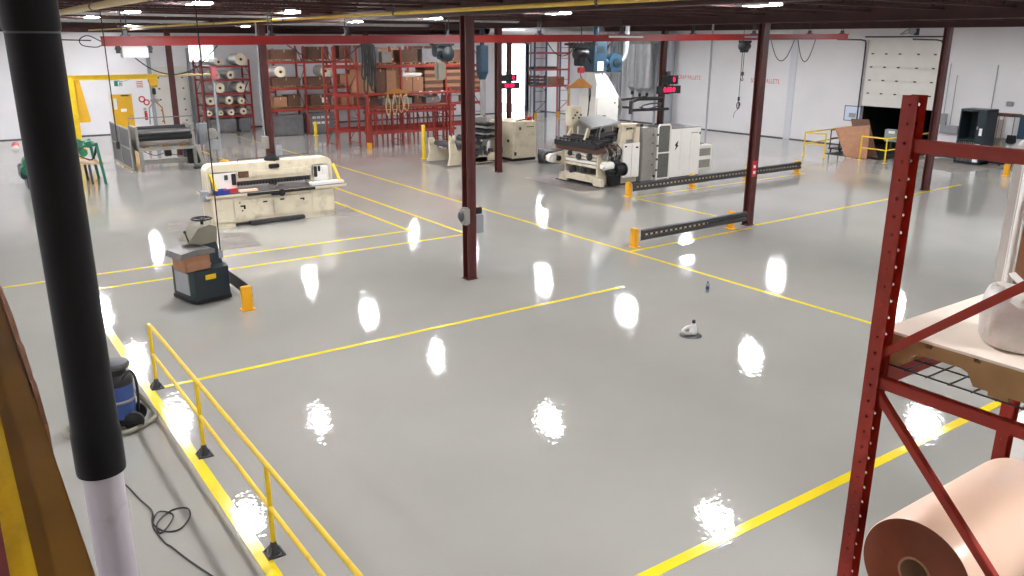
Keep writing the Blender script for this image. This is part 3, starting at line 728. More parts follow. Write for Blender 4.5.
# lower deck: pallet with the big roll
pallet(RX+.72, RY-.26, 2.2, 1.2, .5, 'wooden pallet under the big peach roll in the red rack')
t = thing('paper_roll', 'big peach paper roll lying in the lower level of red rack', 'roll', (3.46, 1.61, 2.606))
R = .265
g = MB()
g.rings([(Vector((0, 0, 0)), R-.004), (Vector((.006, 0, 0)), R), (Vector((1.02, 0, 0)), R), (Vector((1.028, 0, 0)), R-.006)], 72, False)
g.build('wound_paper', 'peach', t)
for xe in (.0, 1.028):
    g = MB(); g.rings([(Vector((xe, 0, 0)), R-.004), (Vector((xe+.0005, 0, 0)), .077)], 72, False, (1, 0, 0)); g.build('roll_end', 'peachend', t)
g = MB(); g.rings([(Vector((-.006, 0, 0)), .079), (Vector((-.006, 0, 0)), .068), (Vector((1.034, 0, 0)), .068), (Vector((1.034, 0, 0)), .079), (Vector((-.006, 0, 0)), .079)], 40, False, (1, 0, 0)); g.build('core_tube', 'core', t)
t = thing('wrapped_stack', 'clear wrapped white stack on a skid behind the peach roll', 'stack', (6.7, 2.0, 0))
pz = 2.32
g = MB(); g.box(-.5, .5, -.45, .45, .14, pz, .03); 
for v in g.bm.verts: v.co += Vector((noise.noise(v.co*3), noise.noise(v.co*3+Vector((5, 0, 0))), 0))*.02
g.build('wrapped_load', 'bag', t)
g = MB(); g.box(-.5, .5, -.45, .45, .11, .14); [g.box(q-.05, q+.05, -.45, .45, 0, .11) for q in (-.45, 0, .45)]; g.build('skid', 'wood', t)

# ------------------------------------------------------------------ guillotine paper cutter
t = thing('paper_cutter', 'long cream guillotine paper cutter with a dark slot and steel table', 'machine', (6.0, 22.9, 0))
W = 3.6
g = MB(); g.box(0, W, 0, .85, .1, .86, .02).box(0, .62, .02, .8, .0, .1).box(2.5, W, .02, .8, 0, .1).box(.62, 2.5, .35, .8, 0, .1)
g.build('base_cabinet', 'cream', t)
for x0, x1 in ((.62, 1.72), (1.74, 2.86)):
    MB().box(x0, x1, -.016, 0, .2, .74, .008).build('front_panel', 'cream', t)
for x0, x1 in ((.03, .58), (2.9, 3.56)):
    MB().box(x0, x1, -.012, 0, .14, .8, .008).build('end_panel', 'cream', t)
g = MB()
for q in ((.85, .56), (1.5, .62), (2.0, .64), (2.6, .6)): g.box(q[0]-.06, q[0]+.06, -.03, -.016, q[1]-.02, q[1]+.02)
g.box(.88, .93, -.03, -.016, .47, .58); g.box(2.62, 2.66, -.03, -.016, .55, .62).cyl((.78, -.02, .66), (.78, -.03, .66), .02).cyl((.84, -.02, .43), (.84, -.03, .43), .02)
g.build('latch', 'black', t)
g = MB(); g.box(1.02, 2.6, -.14, .3, .06, .13, .01).box(1.0, 2.62, -.1, -.06, .02, .08); g.build('foot_treadle', 'darksteel', t)
MB().box(-.12, W+.38, -.1, .95, .86, .93, .008).build('table_skirt', 'cream', t)
MB().box(-.1, W+.36, -.095, .9, .93, .942).build('table_top', 'table', t)
g = MB(); g.box(.98, 2.98, -.13, -.1, .84, .92, .005); g.cyl((1.95, -.28, .86), (1.95, -.1, .86), .03).cyl((1.95, -.2, .86), (1.95, -.16, .86), .1, seg=20).box(1.65, 1.9, -.2, -.12, .8, .87, .01).box(2.3, 2.5, -.18, -.12, .86, .9, .01)
g.build('handwheel', 'black', t)
# the arch
a0, a1, zt = .04, 3.72, 1.7
outer = [(a0, .94)]
for k in range(7): outer.append((a0+.2-.2*math.cos(k*PI/12), zt-.2+.2*math.sin(k*PI/12)))
for k in range(7): outer.append((a1-.2+.2*math.sin(k*PI/12), zt-.2+.2*math.cos(k*PI/12)))
outer += [(a1, .94), (3.05, .94), (3.05, 1.2), (.86, 1.2), (.86, .94)]
MB().prism(outer, 'y', .34, .86).build('arch', 'cream', t)
MB().box(.86, 3.05, .3, .36, 1.3, 1.46, .01).build('knife_beam', 'cream', t)
MB().box(.87, 3.04, .42, .5, 1.06, 1.32).build('clamp_bar', 'darksteel', t)
g = MB(); k = .9
while k < 2.9: g.box(k, k+.03, .4, .42, 1.06, 1.14); k += .09
g.build('clamp_finger', 'black', t)
for x0, x1 in ((.14, .84), (3.08, 3.6)): MB().box(x0, x1, .28, .34, 1.0, 1.5, .03).build('side_housing', 'offwhite', t)
MB().box(.7, .82, .25, .29, 1.12, 1.44, .01).build('control_panel', 'black', t)
MB().box(.9, 1.2, .28, .31, 1.3, 1.48, .01).build('display', 'kraft', t)
MB().box(.5, .6, .25, .28, 1.28, 1.42, .01).build('switch_box', 'darksteel', t)
MB().box(3.12, 3.22, .25, .29, 1.14, 1.46, .01).box(3.25, 3.32, .25, .29, 1.3, 1.46, .01).build('control_panel', 'black', t)
MB().box(3.38, 3.52, .25, .29, 1.2, 1.42, .01).build('switch_box', 'paper', t)
for (xa, xb) in ((.2, .1), (3.82, 3.7)):
    MB().bar((xa, -.02, .96), (xb, .2, 1.5), .05, .08, .008).build('light_guard', 'yellow', t)
MB().lathe([(.12, 0), (.2, .04), (.22, .12), (.2, .2), (.08, .26)], (1.98, .55, 1.6)).box(1.8, 2.1, .26, .36, 1.5, 1.62, .02).build('beam_motor', 'black', t)
MB().tube([(1.0, .6, 1.68), (1.02, .6, 1.78), (3.1, .6, 1.8), (3.12, .6, 2.5)], .012, 6).build('wire', 'black', t)
MB().box(-.2, -.02, .0, .3, .78, 1.06, .01).build('junction_box', 'boxgrey', t)
def bin_(loc, label, m, rz=0, s=1):
    t = thing('parts_bin', label, 'bin', loc, rz)
    g = MB(); a, b, h = .2*s, .14*s, .13*s
    g.box(-a, a, -b, -b+.008, 0, h).box(-a, a, b-.008, b, 0, h).box(-a, -a+.008, -b, b, 0, h).box(a-.008, a, -b, b, 0, h*.7).box(-a, a, -b, b, 0, .008)
    g.build('bin_shell', m, t); MB().box(-a-.01, a+.01, -b-.01, -b, h-.02, h).box(-a-.01, a+.01, b, b+.01, h-.02, h).build('rim', m, t); return t
bin_((6.32, 22.93, .943), 'blue plastic bin on the cutter table', 'binblue', .1, .95)
bin_((6.6, 23.12, .943), 'red plastic bin behind the blue bin on cutter table', 'binred', .1, .9)
tag(MB().box(-.25, .25, -.08, .08, 0, .06, .004).build('paper_stack', 'peach', loc=(7.08, 22.98, .943)), 'flat pinkish paper stack beside the blue bin on cutter', 'paper')
tag(MB().box(-.5, .5, -.13, .13, 0, .08, .004).build('paper_stack', 'paper', loc=(9.42, 22.98, .943)), 'white paper stack at the free end of the cutter table', 'paper')

# ------------------------------------------------------------------ printing press
t = thing('printing_press', 'cream printing press with black ink rollers and a grey feed table', 'machine', (19.3, 22.0, 0))
MB().box(-.1, 2.0, .0, 2.4, 0, .05).build('base_plate', 'darksteel', t)
# end face toward the camera aisle: low beam, cream slats, ink tray on top (all spanning along the press width)
MB().prism([(-.15, .05), (.25, .05), (.3, .14), (1.75, .14), (1.8, .05), (2.25, .05), (2.2, .3), (1.9, .4), (.3, .4), (-.1, .3)], 'x', -.08, .1).build('base_beam', 'cream', t)
for k in range(4): MB().box(-.05, .03, .15+.02*k, 1.9, .66+k*.13, .76+k*.13, .012).build('cross_panel', 'offwhite' if k % 2 else 'cream', t)
for yy in (.12, 1.95): MB().prism([(.0, .05), (1.9, .05), (1.9, 1.9), (1.5, 2.0), (1.1, 1.9), (.9, 1.4), (.0, 1.2)], 'y', yy, yy+.08).build('side_frame', 'cream', t)
g = MB(); g.hexa([(-.2, -.05, 1.2), (.75, -.05, 1.28), (.75, 2.25, 1.28), (-.2, 2.25, 1.2)], [(-.26, -.05, 1.36), (.75, -.05, 1.46), (.75, 2.25, 1.46), (-.26, 2.25, 1.36)]); g.build('ink_tray', 'kraft', t)
for k in range(4): MB().cyl((-.2+.2*k, -.1, 1.48+.05*k), (-.2+.2*k, 2.3, 1.48+.05*k), .085, seg=14).build('ink_roller', 'black', t)
g = MB(); g.box(-.3, -.26, -.08, 2.28, 1.36, 1.54)
for k in range(11): g.cyl((-.28, .05+k*.21, 1.54), (-.28, .05+k*.21, 1.64), .022, seg=8).lathe([(.04, 0), (.04, .03)], (-.28, .05+k*.21, 1.62), seg=10)
g.build('key_rail', 'black', t)
for (y, z, r) in ((.5, 1.05, .13), (1.1, 1.0, .12), (1.6, 1.08, .1), (.9, .55, .12), (1.5, .5, .14)):
    MB().cyl((-.12, y, z), (.05, y, z), r, seg=18).cyl((-.16, y, z), (-.12, y, z), r*.45, seg=12).build('gear', 'darksteel', t)
# unwind arm with white roller end
MB().prism([(-.78, .8), (-.6, .74), (.1, .56), (.3, .6), (.3, 1.1), (.1, 1.1), (-.6, 1.02), (-.78, .98)], 'y', 2.05, 2.17).build('unwind_arm', 'cream', t)
MB().cyl((-.68, 1.85, .9), (-.68, 2.05, .9), .16, seg=20).cyl((-.68, 1.8, .9), (-.68, 1.86, .9), .07, seg=14).build('roller_end', 'offwhite', t)
MB().cyl((-.3, 1.95, .86), (-.3, 2.05, .86), .1, seg=16).build('bearing', 'black', t)
MB().cyl((-.68, 2.17, .9), (-.68, 2.35, .9), .2, seg=20).build('web_roller', 'darksteel', t)
# motors in front
MB().cyl((.05, -.12, .78), (.45, -.12, .78), .15, seg=18).cyl((-.05, -.12, .78), (.05, -.12, .78), .09, seg=14).build('drive_motor', 'offwhite', t)
g = MB(); g.cyl((.5, -.2, .62), (.9, -.2, .62), .2, seg=20).cyl((.45, -.15, .85), (.75, -.15, .85), .11, seg=16).cyl((.88, -.2, .62), (.95, -.2, .62), .24, seg=20).box(.4, .9, -.15, .1, .05, .45, .03).cyl((.2, -.18, .55), (.5, -.18, .55), .12, seg=16); g.build('drive_motor', 'black', t)
for (a, b, r, y) in ((.25, 1.08, .13, -.02), (.5, 1.2, .12, .0), (.62, .98, .09, -.05), (.8, 1.3, .14, .02), (.85, 1.02, .1, -.04)):
    MB().cyl((a, y, b), (a, y+.1, b), r, seg=20).cyl((a, y-.05, b), (a, y+.1, b), r*.4, seg=12).build('gear', 'darksteel' if r < .13 else 'machgrey', t)
for i in range(6):
    a = .15+i*.13; MB().tube(spline([(a, .05, 1.5), (a+.1, -.12, 1.25), (a+.05+.1*math.sin(i), -.16, .95), (a+.2, -.1, .7)], 5), .018, 6).build('ink_hose', 'black' if i % 2 else 'machgrey', t)
for i in range(5):
    MB().tube(spline([(.2+i*.15, .3+.3*i, 1.55), (.1+i*.2, .2+.3*i, 1.9), (.4+i*.15, .4+.25*i, 2.12), (.7+i*.12, .6+.2*i, 1.95)], 5), .022, 6).build('ink_hose', 'darksteel' if i % 2 else 'steelgrey', t)
# white control cabinet at the near corner, cream frame and dark opening above it
MB().box(1.02, 1.86, -.05, .62, .25, 1.5, .015).build('control_cabinet', 'offwhite', t)
g = MB(); g.box(1.12, 1.2, -.065, -.05, 1.36, 1.42).box(1.66, 1.76, -.065, -.05, 1.3, 1.36).box(1.46, 1.464, -.056, -.05, .3, 1.46); g.build('switch', 'black', t)
MB().prism([(.86, 1.3), (1.06, 1.3), (1.2, 2.1), (1.04, 2.15)], 'y', .0, .2).build('slant_plate', 'cream', t)
MB().prism([(1.62, 1.5), (1.86, 1.5), (1.86, 2.15), (1.68, 2.15)], 'y', .0, .2).build('slant_plate', 'cream', t)
MB().box(1.04, 1.86, .0, .5, 2.05, 2.17, .02).build('top_plate', 'cream', t)
MB().box(1.1, 1.7, .25, .4, 1.5, 2.06).build('dark_panel', 'black', t)
MB().box(1.3, 1.75, .1, .24, 1.5, 1.62, .02).build('roller_bracket', 'machgrey', t)
# silver feed table on top
g = MB(); g.hexa([(.0, .5, 2.02), (1.2, .3, 2.16), (1.9, 2.3, 2.26), (.7, 2.3, 2.22)], [(.0, .5, 2.08), (1.2, .3, 2.22), (1.9, 2.3, 2.32), (.7, 2.3, 2.28)]); g.build('feed_table', 'silver', t)
for (y, z) in ((.35, 1.8), (.6, 1.62), (1.1, 1.85)): MB().cyl((.35, y, z), (1.1, y+.05, z+.03), .1, seg=18).build('web_roller', 'darksteel', t)
MB().prism([(.0, 1.3), (.14, 1.3), (.7, 2.2), (.56, 2.2)], 'y', 2.1, 2.2).build('table_strut', 'cream', t); MB().prism([(.0, 1.3), (.14, 1.3), (.4, 2.0), (.26, 2.0)], 'y', 1.0, 1.1).build('table_strut', 'cream', t)
# small control head on the far side
MB().box(.25, .72, 1.95, 2.35, 2.0, 2.72, .03).build('control_head', 'cream', t); MB().box(.4, .6, 2.05, 2.25, 1.2, 2.0).build('control_post', 'cream', t)
for k in range(5): MB().cyl((.3+k*.09, 1.94, 2.3+.1*(k % 3)), (.3+k*.09, 1.9, 2.3+.1*(k % 3)), .035, seg=10).build('dial', 'darksteel', t)
MB().box(.95, 1.95, 1.6, 2.4, .05, 2.15, .02).build('rear_housing', 'machgrey', t)
# dark web roll lying on the floor behind
t = thing('web_roll', 'dark grey roll lying on the floor behind the press arm', 'roll', (21.3, 28.3, .3))
g = MB(); g.lathe([(.05, -.0), (.29, .0), (.3, .02), (.3, 1.2), (.29, 1.22), (.05, 1.22)], (0, 0, 0), (.85, -.5, 0), 30); g.build('wound_web', 'darksteel', t)
MB().lathe([(.1, -.03), (.1, .0)], (0, 0, 0), (.85, -.5, 0), 16).build('core', 'black', t)
# grey housing, guard gate and big cabinet further along
t = thing('press_housing', 'grubby grey press housing between the mesh gate and control cabinet', 'machine', (21.3, 22.0, 0))
MB().box(.0, .62, .0, 1.6, .04, 2.0, .02).build('housing_shell', 'machgrey', t)
MB().box(.02, .6, -.02, 0, .3, 1.8, .008).build('housing_door', 'machgrey', t)
g = MB(); [g.box(.5, .56, -.04, -.02, z, z+.06) for z in (.6, 1.0, 1.4, 1.7)]; g.cyl((.12, .3, 2.0), (.12, .3, 2.12), .05).cyl((.4, .5, 2.0), (.4, .5, 2.1), .08); g.build('fitting', 'darksteel', t)
t = thing('guard_gate', 'white framed guard gate with two grey mesh panels by the press', 'gate', (21.96, 21.86, 0))
g = MB(); g.tube([(0, 0, 0), (0, 0, 2.0), (.06, 0, 2.08), (.58, 0, 2.08), (.64, 0, 2.0), (.64, 0, 0)], .035, 10); g.cyl((0, 0, 1.05), (.64, 0, 1.05), .03, seg=10).cyl((0, 0, .1), (.64, 0, .1), .03, seg=10); g.build('gate_frame', 'offwhite', t)
for z0, z1 in ((.13, 1.02), (1.08, 2.03)):
    MB().box(.04, .6, -.006, .006, z0, z1).build('mesh_panel', 'mesh', t)
g = MB(); [g.box(-.06, .0, -.05, .0, z, z+.07) for z in (.4, .8, 1.3, 1.7)]; g.build('hinge', 'darksteel', t)
t = thing('machine_cabinet', 'tall white machine cabinet with lightning sign behind the long rail', 'cabinet', (22.7, 21.95, 0))
MB().box(0, 1.66, 0, 1.5, .06, 1.88, .015).build('cabinet_body', 'offwhite', t)
MB().box(.0, 1.66, .0, 1.5, 1.885, 1.9).build('cabinet_lid', 'darksteel', t)
for a, b in ((.03, .55), (.56, 1.1), (1.11, 1.63)): MB().box(a, b, -.012, 0, .1, 1.84, .004).build('door', 'offwhite', t)
MB().prism([(.28, 1.32), (.42, 1.44), (.38, 1.28), (.44, 1.26), (.26, 1.08), (.32, 1.24), (.26, 1.26)], 'y', -.02, -.012).build('lightning_sign', 'black', t)
MB().box(1.1, 1.5, -.018, -.012, 1.68, 1.7).box(1.55, 1.61, -.03, -.012, 1.62, 1.7).build('latch', 'darksteel', t)
MB().box(-.02, 1.68, .02, 1.48, 0, .06).build('plinth', 'black', t)
t = thing('vent_cabinet', 'low white cabinet with two grey vents at the press end', 'cabinet', (25.35, 23.0, 0))
MB().box(0, .95, 0, .8, .0, .98, .012).build('cabinet_body', 'offwhite', t)
for z0, z1 in ((.08, .4), (.56, .86)):
    v = MB().box(.12, .8, -.014, 0, z0, z1, .004).build('vent', 'machgrey', t)
g = MB(); [g.cyl((q, .3, .98), (q, .3, 1.08), .05) for q in (.1, .3, .5)]; g.cyl((.2, .3, 1.02), (.7, .3, 1.02), .03); g.build('valve', 'steelgrey', t)
cable('riser_conduit', [(26.36, 23.5, .0), (26.36, 23.5, 2.0), (26.36, 23.5, 4.0), (26.36, 23.5, 6.3)], .045, 'boxgrey', 'grey conduit rising to the roof from the low vent cabinet', 'pipe', 6)
# black tubular frame over the press
t = thing('pipe_gantry', 'black tubular frame with coiled hose above the printing press', 'frame', (23.0, 24.5, 0))
g = MB(); g.tube([(.0, 0, 2.25), (.0, 0, 2.72), (.5, .1, 2.82), (1.8, .1, 2.8)], .075, 10).tube([(0, 0, 2.4), (2.2, .1, 2.36)], .06, 10).tube([(0, 1.0, 2.4), (0, 1.0, 2.72), (1.8, 1.0, 2.8)], .05, 10).cyl((0, 0, 2.5), (0, 1.0, 2.5), .05).cyl((1.85, .1, 2.3), (1.85, .1, 2.8), .07).cyl((1.85, .1, 0), (1.85, .1, 2.4), .06).cyl((.0, 1.0, 0), (0, 1.0, 2.5), .06); g.build('tube_frame', 'black', t)
MB().tube(spline([(.5, 0, 2.5), (.9, 0, 2.42), (1.4, 0, 2.48), (1.7, 0, 2.6), (1.2, 0, 2.62), (.7, 0, 2.56), (.6, 0, 2.48)], 6), .03, 8).build('hose', 'darksteel', t)
# dust extraction tower: cream cabinet, white cone, blue box and blower
t = thing('exhaust_tower', 'exhaust tower with blue top, white cone and cream base cabinet', 'extractor', (21.42, 24.75, 0))
MB().box(-.05, 1.15, 0, 1.0, 1.9, 2.95, .015).build('base_cabinet', 'offwhite', t)
for q in ((-.02, .05), (1.0, .05), (-.02, .85), (1.0, .85)): MB().box(q[0], q[0]+.1, q[1], q[1]+.1, 0, 1.9).build('leg', 'cream', t)
g = MB(); g.box(.2, .5, -.02, 0, 2.2, 2.24).cyl((.95, -.02, 2.7), (.95, 0, 2.7), .03).box(.02, .024, -.01, 0, 2.0, 2.9); g.build('latch', 'darksteel', t)
MB().hexa([(-.05, 0, 2.95), (1.15, 0, 2.95), (1.15, 1.0, 2.95), (-.05, 1.0, 2.95)], [(.12, .15, 3.45), (.88, .15, 3.45), (.88, .8, 3.45), (.12, .8, 3.45)]).hexa([(.12, .15, 3.45), (.88, .15, 3.45), (.88, .8, 3.45), (.12, .8, 3.45)], [(.1, .3, 3.9), (.6, .3, 3.9), (.6, .75, 3.9), (.1, .75, 3.9)]).build('cone', 'paper', t)
MB().box(-.02, .64, .2, .85, 3.88, 5.0, .02).build('filter_box', 'blue', t)
MB().box(.16, .46, .19, .2, 3.92, 4.28).build('notice', 'paper', t)
MB().box(.12, .52, .18, .2, 4.6, 4.85, .01).build('hatch', 'navy', t)
MB().cyl((.3, .5, 5.0), (.3, .5, 6.05), .12).build('stack_pipe', 'blue', t)
g = MB(); g.lathe([(.1, -.16), (.34, -.14), (.36, 0), (.34, .14), (.1, .16)], (1.25, .5, 4.25), (0, 1, 0), 26).box(1.0, 1.55, .35, .68, 3.86, 3.96, .01).cyl((1.25, .5, 4.5), (1.25, .5, 4.85), .03).cyl((.64, .5, 4.2), (.95, .5, 4.25), .12); g.build('blower', 'blue', t)
MB().lathe([(.05, 0), (.16, .02), (.16, .05)], (1.25, .28, 4.25), (0, 1, 0), 18).build('blower_inlet', 'navy', t)
MB().tube(spline([(.5, .3, 3.85), (.62, .2, 3.4), (.95, .1, 3.1), (1.35, .1, 2.7), (1.4, .2, 2.2)], 6), .06, 10).build('flex_hose', 'silver', t)
MB().tube(spline([(1.55, .5, 4.25), (1.8, .5, 4.35), (1.92, .5, 4.8), (1.95, .5, 5.6), (1.95, .5, 6.05)], 6), .09, 12).build('exhaust_pipe', 'boxgrey', t)
g = MB(); g.bar((.64, .5, 4.4), (1.05, .5, 4.95), .05, .05).bar((-.02, .4, 4.2), (-.45, .4, 4.9), .05, .05); g.build('brace', 'black', t)
# silver hopper tubes on the wall
t = thing('filter_bank', 'bank of grey hanging filter tubes with nozzles against white wall', 'filter', (37.2, 38.6, 0))
for k, (yy, z0) in enumerate(((.95, 1.95), (.25, 1.85), (-.4, 1.9))):
    f_ = MB(); f_.lathe([(.36, z0+.35), (.36, 4.9)], (0, yy, 0), seg=20).lathe([(.06, z0+.05), (.36, z0+.36)], (0, yy, 0), seg=20); f_ = f_.build('filter_tube', 'silver', t)
    MB().lathe([(.05, z0-.16), (.09, z0-.12), (.09, z0+.06)], (0, yy, 0), seg=12).build('nozzle', 'black', f_)
MB().box(-.45, .45, -.9, 1.4, 4.9, 5.2, .02).build('header_box', 'machgrey', t)
for q in (-.75, 1.25): MB().box(.3, .42, q-.05, q+.05, 0, 4.9).build('stand_leg', 'boxgrey', t)
for k, (y, r, x) in enumerate(((41.2, .16, 37.55), (42.2, .22, 37.5), (43.4, .12, 37.6), (36.6, .26, 37.5))):
    tag(MB().cyl((0, 0, 0), (0, 0, 6.0), r, seg=18).cyl((0, 0, 2.9), (0, 0, 3.0), r+.03, seg=18).build('riser_duct', 'boxgrey' if k != 1 else 'silver', loc=(x, y, 0)), ['pale vertical duct on white wall behind the blue blower', 'widest pale duct on white wall behind the blue blower', 'thinnest pale duct on white wall beside the far goods rack', 'pale vertical duct between grey filter tubes and red display'][k], 'duct')

# red LED production boards on their columns
def led_board(loc, label, big, small, sc=1.):
    t = thing('display_board', label, 'display', loc)
    MB().box(-.72*sc, .72*sc, -.08, .02, -.17*sc, .17*sc, .01).build('housing', 'black', t)
    text('digits', big, .3*sc, 'led', (0, -.083, .0), (PI/2, 0, 0), t)
    MB().box(.0*sc, .52*sc, -.08, .02, .24*sc, .62*sc, .01).box(-.5*sc, .0, -.06, .02, .24*sc, .6*sc, .01).build('housing', 'black', t)
    text('digits', small, .3*sc, 'led', (.26*sc, -.083, .43*sc), (PI/2, 0, 0), t)
    MB().box(-.1, .1, .0, .15, -.2*sc, .8*sc).build('mount', 'darksteel', t)
led_board((27.45, 26.85, 2.96), 'red digital display board on the maroon column above the press', '0:00:0', '0')
led_board((27.3, 39.15, 2.62), 'pink-red digital display board on the column by the open door', '00:00', '0')

# ------------------------------------------------------------------ smaller machine behind the near column
t = thing('coating_machine', 'cream machine with dark rollers and square cabinet behind the column', 'machine', (17.4, 29.3, 0))
MB().prism([(.0, .06), (2.2, .06), (2.2, .34), (1.5, .4), (.45, .62), (.3, 1.05), (.06, 1.05), (.1, .4)], 'y', 0, .12).build('side_frame', 'cream', t)
MB().prism([(.0, .06), (2.2, .06), (2.2, .34), (1.5, .4), (.45, .62), (.3, 1.05), (.06, 1.05), (.1, .4)], 'y', 1.7, 1.82).build('side_frame', 'cream', t)
MB().prism([(.12, 1.0), (.3, 1.0), (.32, 1.3), (.26, 1.22), (.18, 1.22), (.1, 1.3)], 'y', .0, .12).build('fork_post', 'cream', t)
for (a, b, r) in ((.4, .82, .1), (.75, .8, .12), (1.2, .72, .2), (1.6, .95, .16), (2.0, 1.1, .12)):
    MB().cyl((a, .1, b), (a, 1.75, b), r, seg=20).build('roller', 'darksteel' if r < .18 else 'steelgrey', t)
for k in range(6):
    MB().box(1.65+.06*k, 2.45, .05, 1.6, .95+.13*k, 1.03+.13*k, .01).build('roller_tray', 'black' if k % 2 else 'machgrey', t)
g = MB(); [g.cyl((1.3+.2*k, -.08, .45+.12*(k % 3)), (1.3+.2*k, .12, .45+.12*(k % 3)), .14-.015*k, seg=16) for k in range(5)]; g.box(1.2, 2.4, .0, .1, .1, .3); g.build('gear_train', 'darksteel', t)
MB().box(1.9, 2.35, -.1, .3, .15, .45, .02).build('motor_box', 'cream', t)
MB().box(2.0, 2.7, 1.2, 2.2, .0, 1.85, .02).build('rear_housing', 'machgrey', t)
MB().box(3.2, 4.45, -.1, 1.7, .12, 1.68, .015).build('cabinet', 'cream', t)
MB().box(3.3, 4.4, -.115, -.1, .2, 1.6, .006).build('cabinet_door', 'cream', t)
g = MB(); g.box(3.5, 3.6, -.13, -.115, 1.34, 1.46).box(3.26, 3.36, -.13, -.1, .25, .4).box(3.9, 4.3, -.122, -.115, 1.44, 1.47).box(3.19, 3.2, .7, .9, .3, .55).box(3.19, 3.2, .2, .35, .8, .92).box(3.19, 3.2, 1.0, 1.1, .9, 1.0); g.build('latch', 'black', t)
MB().box(3.22, 4.43, -.06, 1.66, 0, .12).build('plinth', 'black', t)
MB().tube(spline([(3.6, .3, 1.68), (3.9, .2, 1.74), (4.3, .4, 1.72), (4.38, .6, 1.68)], 5), .03, 6).build('cable', 'black', t)
MB().box(4.25, 4.42, .2, .5, 1.68, 1.85, .02).build('junction_box', 'signred', t)
t = thing('exhaust_tower', 'slim blue exhaust box with grey duct above the coating machine', 'extractor', (20.4, 31.3, 0))
MB().box(-.2, .2, -.2, .2, 3.75, 4.85, .02).build('filter_box', 'blue', t); MB().hexa([(-.1, -.1, 3.4), (.1, -.1, 3.4), (.1, .1, 3.4), (-.1, .1, 3.4)], [(-.2, -.2, 3.75), (.2, -.2, 3.75), (.2, .2, 3.75), (-.2, .2, 3.75)]).build('cone', 'blue', t)
MB().cyl((0, 0, 1.85), (0, 0, 3.4), .11, seg=16).build('duct_pipe', 'silver', t); MB().cyl((0, 0, 4.85), (0, 0, 6.25), .1, seg=12).build('stack_pipe', 'blue', t)
# bollard
def bollard(x, y, h, r, label, m='yellow', group=None):
    t = thing('bollard', label, 'bollard', (x, y, 0), 0, group)
    MB().lathe([(r, .01), (r, h-.03), (r*.8, h-.005), (r*.3, h)], seg=18).build('pipe_post', m, t)
    MB().lathe([(r*1.7, 0), (r*1.7, .02), (r, .03)], seg=18).build('base_flange', m, t); return t
bollard(17.8, 32.1, 1.5, .085, 'tall bright yellow bollard standing in the aisle before the racks')
bollard(17.5, 44.1-.3, .75, .09, 'short yellow bollard at the foot of the far rack')
bollard(9.45, 33.4, .45, .16, 'stubby orange-yellow bollard between slitter and cream cutter', 'oryellow')

# ------------------------------------------------------------------ slitter by the roll-up door
t = thing('slitting_machine', 'grey slitting machine with dark rollers before white roll-up door', 'machine', (6.5, 35.0, 0))
for x in (.15, 2.2):
    MB().prism([(x, 0), (x+.12, 0), (x+.12, .95), (x, .95)], 'y', 0, .12).build('leg', 'machgrey', t); MB().box(x, x+.12, 1.6, 1.72, 0, 1.2).build('leg', 'machgrey', t)
MB().box(.1, 2.4, -.05, .75, .8, .92, .01).build('work_table', 'machgrey', t)
MB().box(.2, 2.2, .3, .42, .22, .42, .01).build('cross_beam', 'machgrey', t)
for (z, y, r, m) in ((1.52, .2, .11, 'steelgrey'), (1.3, .1, .12, 'black'), (1.6, .9, .1, 'darksteel'), (1.05, .6, .12, 'film')):
    MB().cyl((.2, y, z), (2.2, y, z), r, seg=20).build('roller', m, t)
for x in (.08, 2.18):
    MB().box(x, x+.1, .0, 1.3, .9, 1.75, .02).build('side_frame', 'machgrey', t)
for q in ((2.45, -.35), (2.95, -.25)):
    MB().prism([(q[0], 0), (q[0]+.12, 0), (q[0]-.1, .95), (q[0]-.24, .95)], 'y', q[1], q[1]+.12).build('slant_leg', 'machgrey', t)
MB().box(2.1, 3.1, -.4, -.1, 0, .1, .01).build('foot_plate', 'darksteel', t)
MB().box(2.0, 2.5, .2, .9, .15, .75, .04).build('motor', 'black', t)
g = MB(); [g.box(.4+.35*k, .55+.35*k, .1, .4, .92, .97+.04*(k % 2), .01) for k in range(0, 5, 2)]; g.build('tool', 'spreader', t)
MB().box(1.1, 1.35, .0, .2, .55, .78, .02).build('hand_box', 'black', t)
MB().tube(spline([(.3, -.05, .8), (.7, -.06, .62), (1.1, -.05, .7), (1.5, -.06, .6), (2.0, -.05, .72)], 5), .015, 6).build('cable', 'black', t)
g = MB(); g.box(2.55, 2.95, .2, .6, .9, 1.75, .02).build('electrical_box', 'boxgrey', t)
MB().box(2.75, 3.2, -.2, .1, .7, 1.1, .02).build('electrical_box', 'boxgrey', t)
MB().lathe([(.2, 0), (.24, .05), (.2, .12)], (2.95, -.1, 1.35), (0, -1, 0), 18).build('fan_cover', 'machgrey', t)
g = MB(); [g.box(q, q+.08, -.1, 0, 0, .75) for q in (2.8, 3.1)]; g.build('stand', 'machgrey', t)
g = MB(); g.tube([(.1, 1.2, 1.75), (.1, 1.2, 2.0), (2.6, 1.2, 2.0), (2.6, 1.2, 1.75)], .02, 8); g.build('top_wire', 'steelgrey', t)
t = thing('guard_fence', 'dark mesh guard fence at the end of the grey slitting machine', 'fence', (6.35, 35.0, 0))
g = MB()
for y in (0, 1.9, 3.8): g.box(-.03, .03, y-.03, y+.03, 0, 1.7)
for z in (.12, .9, 1.67): g.box(-.02, .02, 0, 3.8, z-.025, z+.025)
g.box(-.12, .12, -.1, .1, 0, .03); g.build('fence_frame', 'machgrey', t)
for y in (0.03, 1.93): MB().box(-.006, .006, y, y+1.84, .15, 1.65).build('mesh_panel', 'darksteel', t)

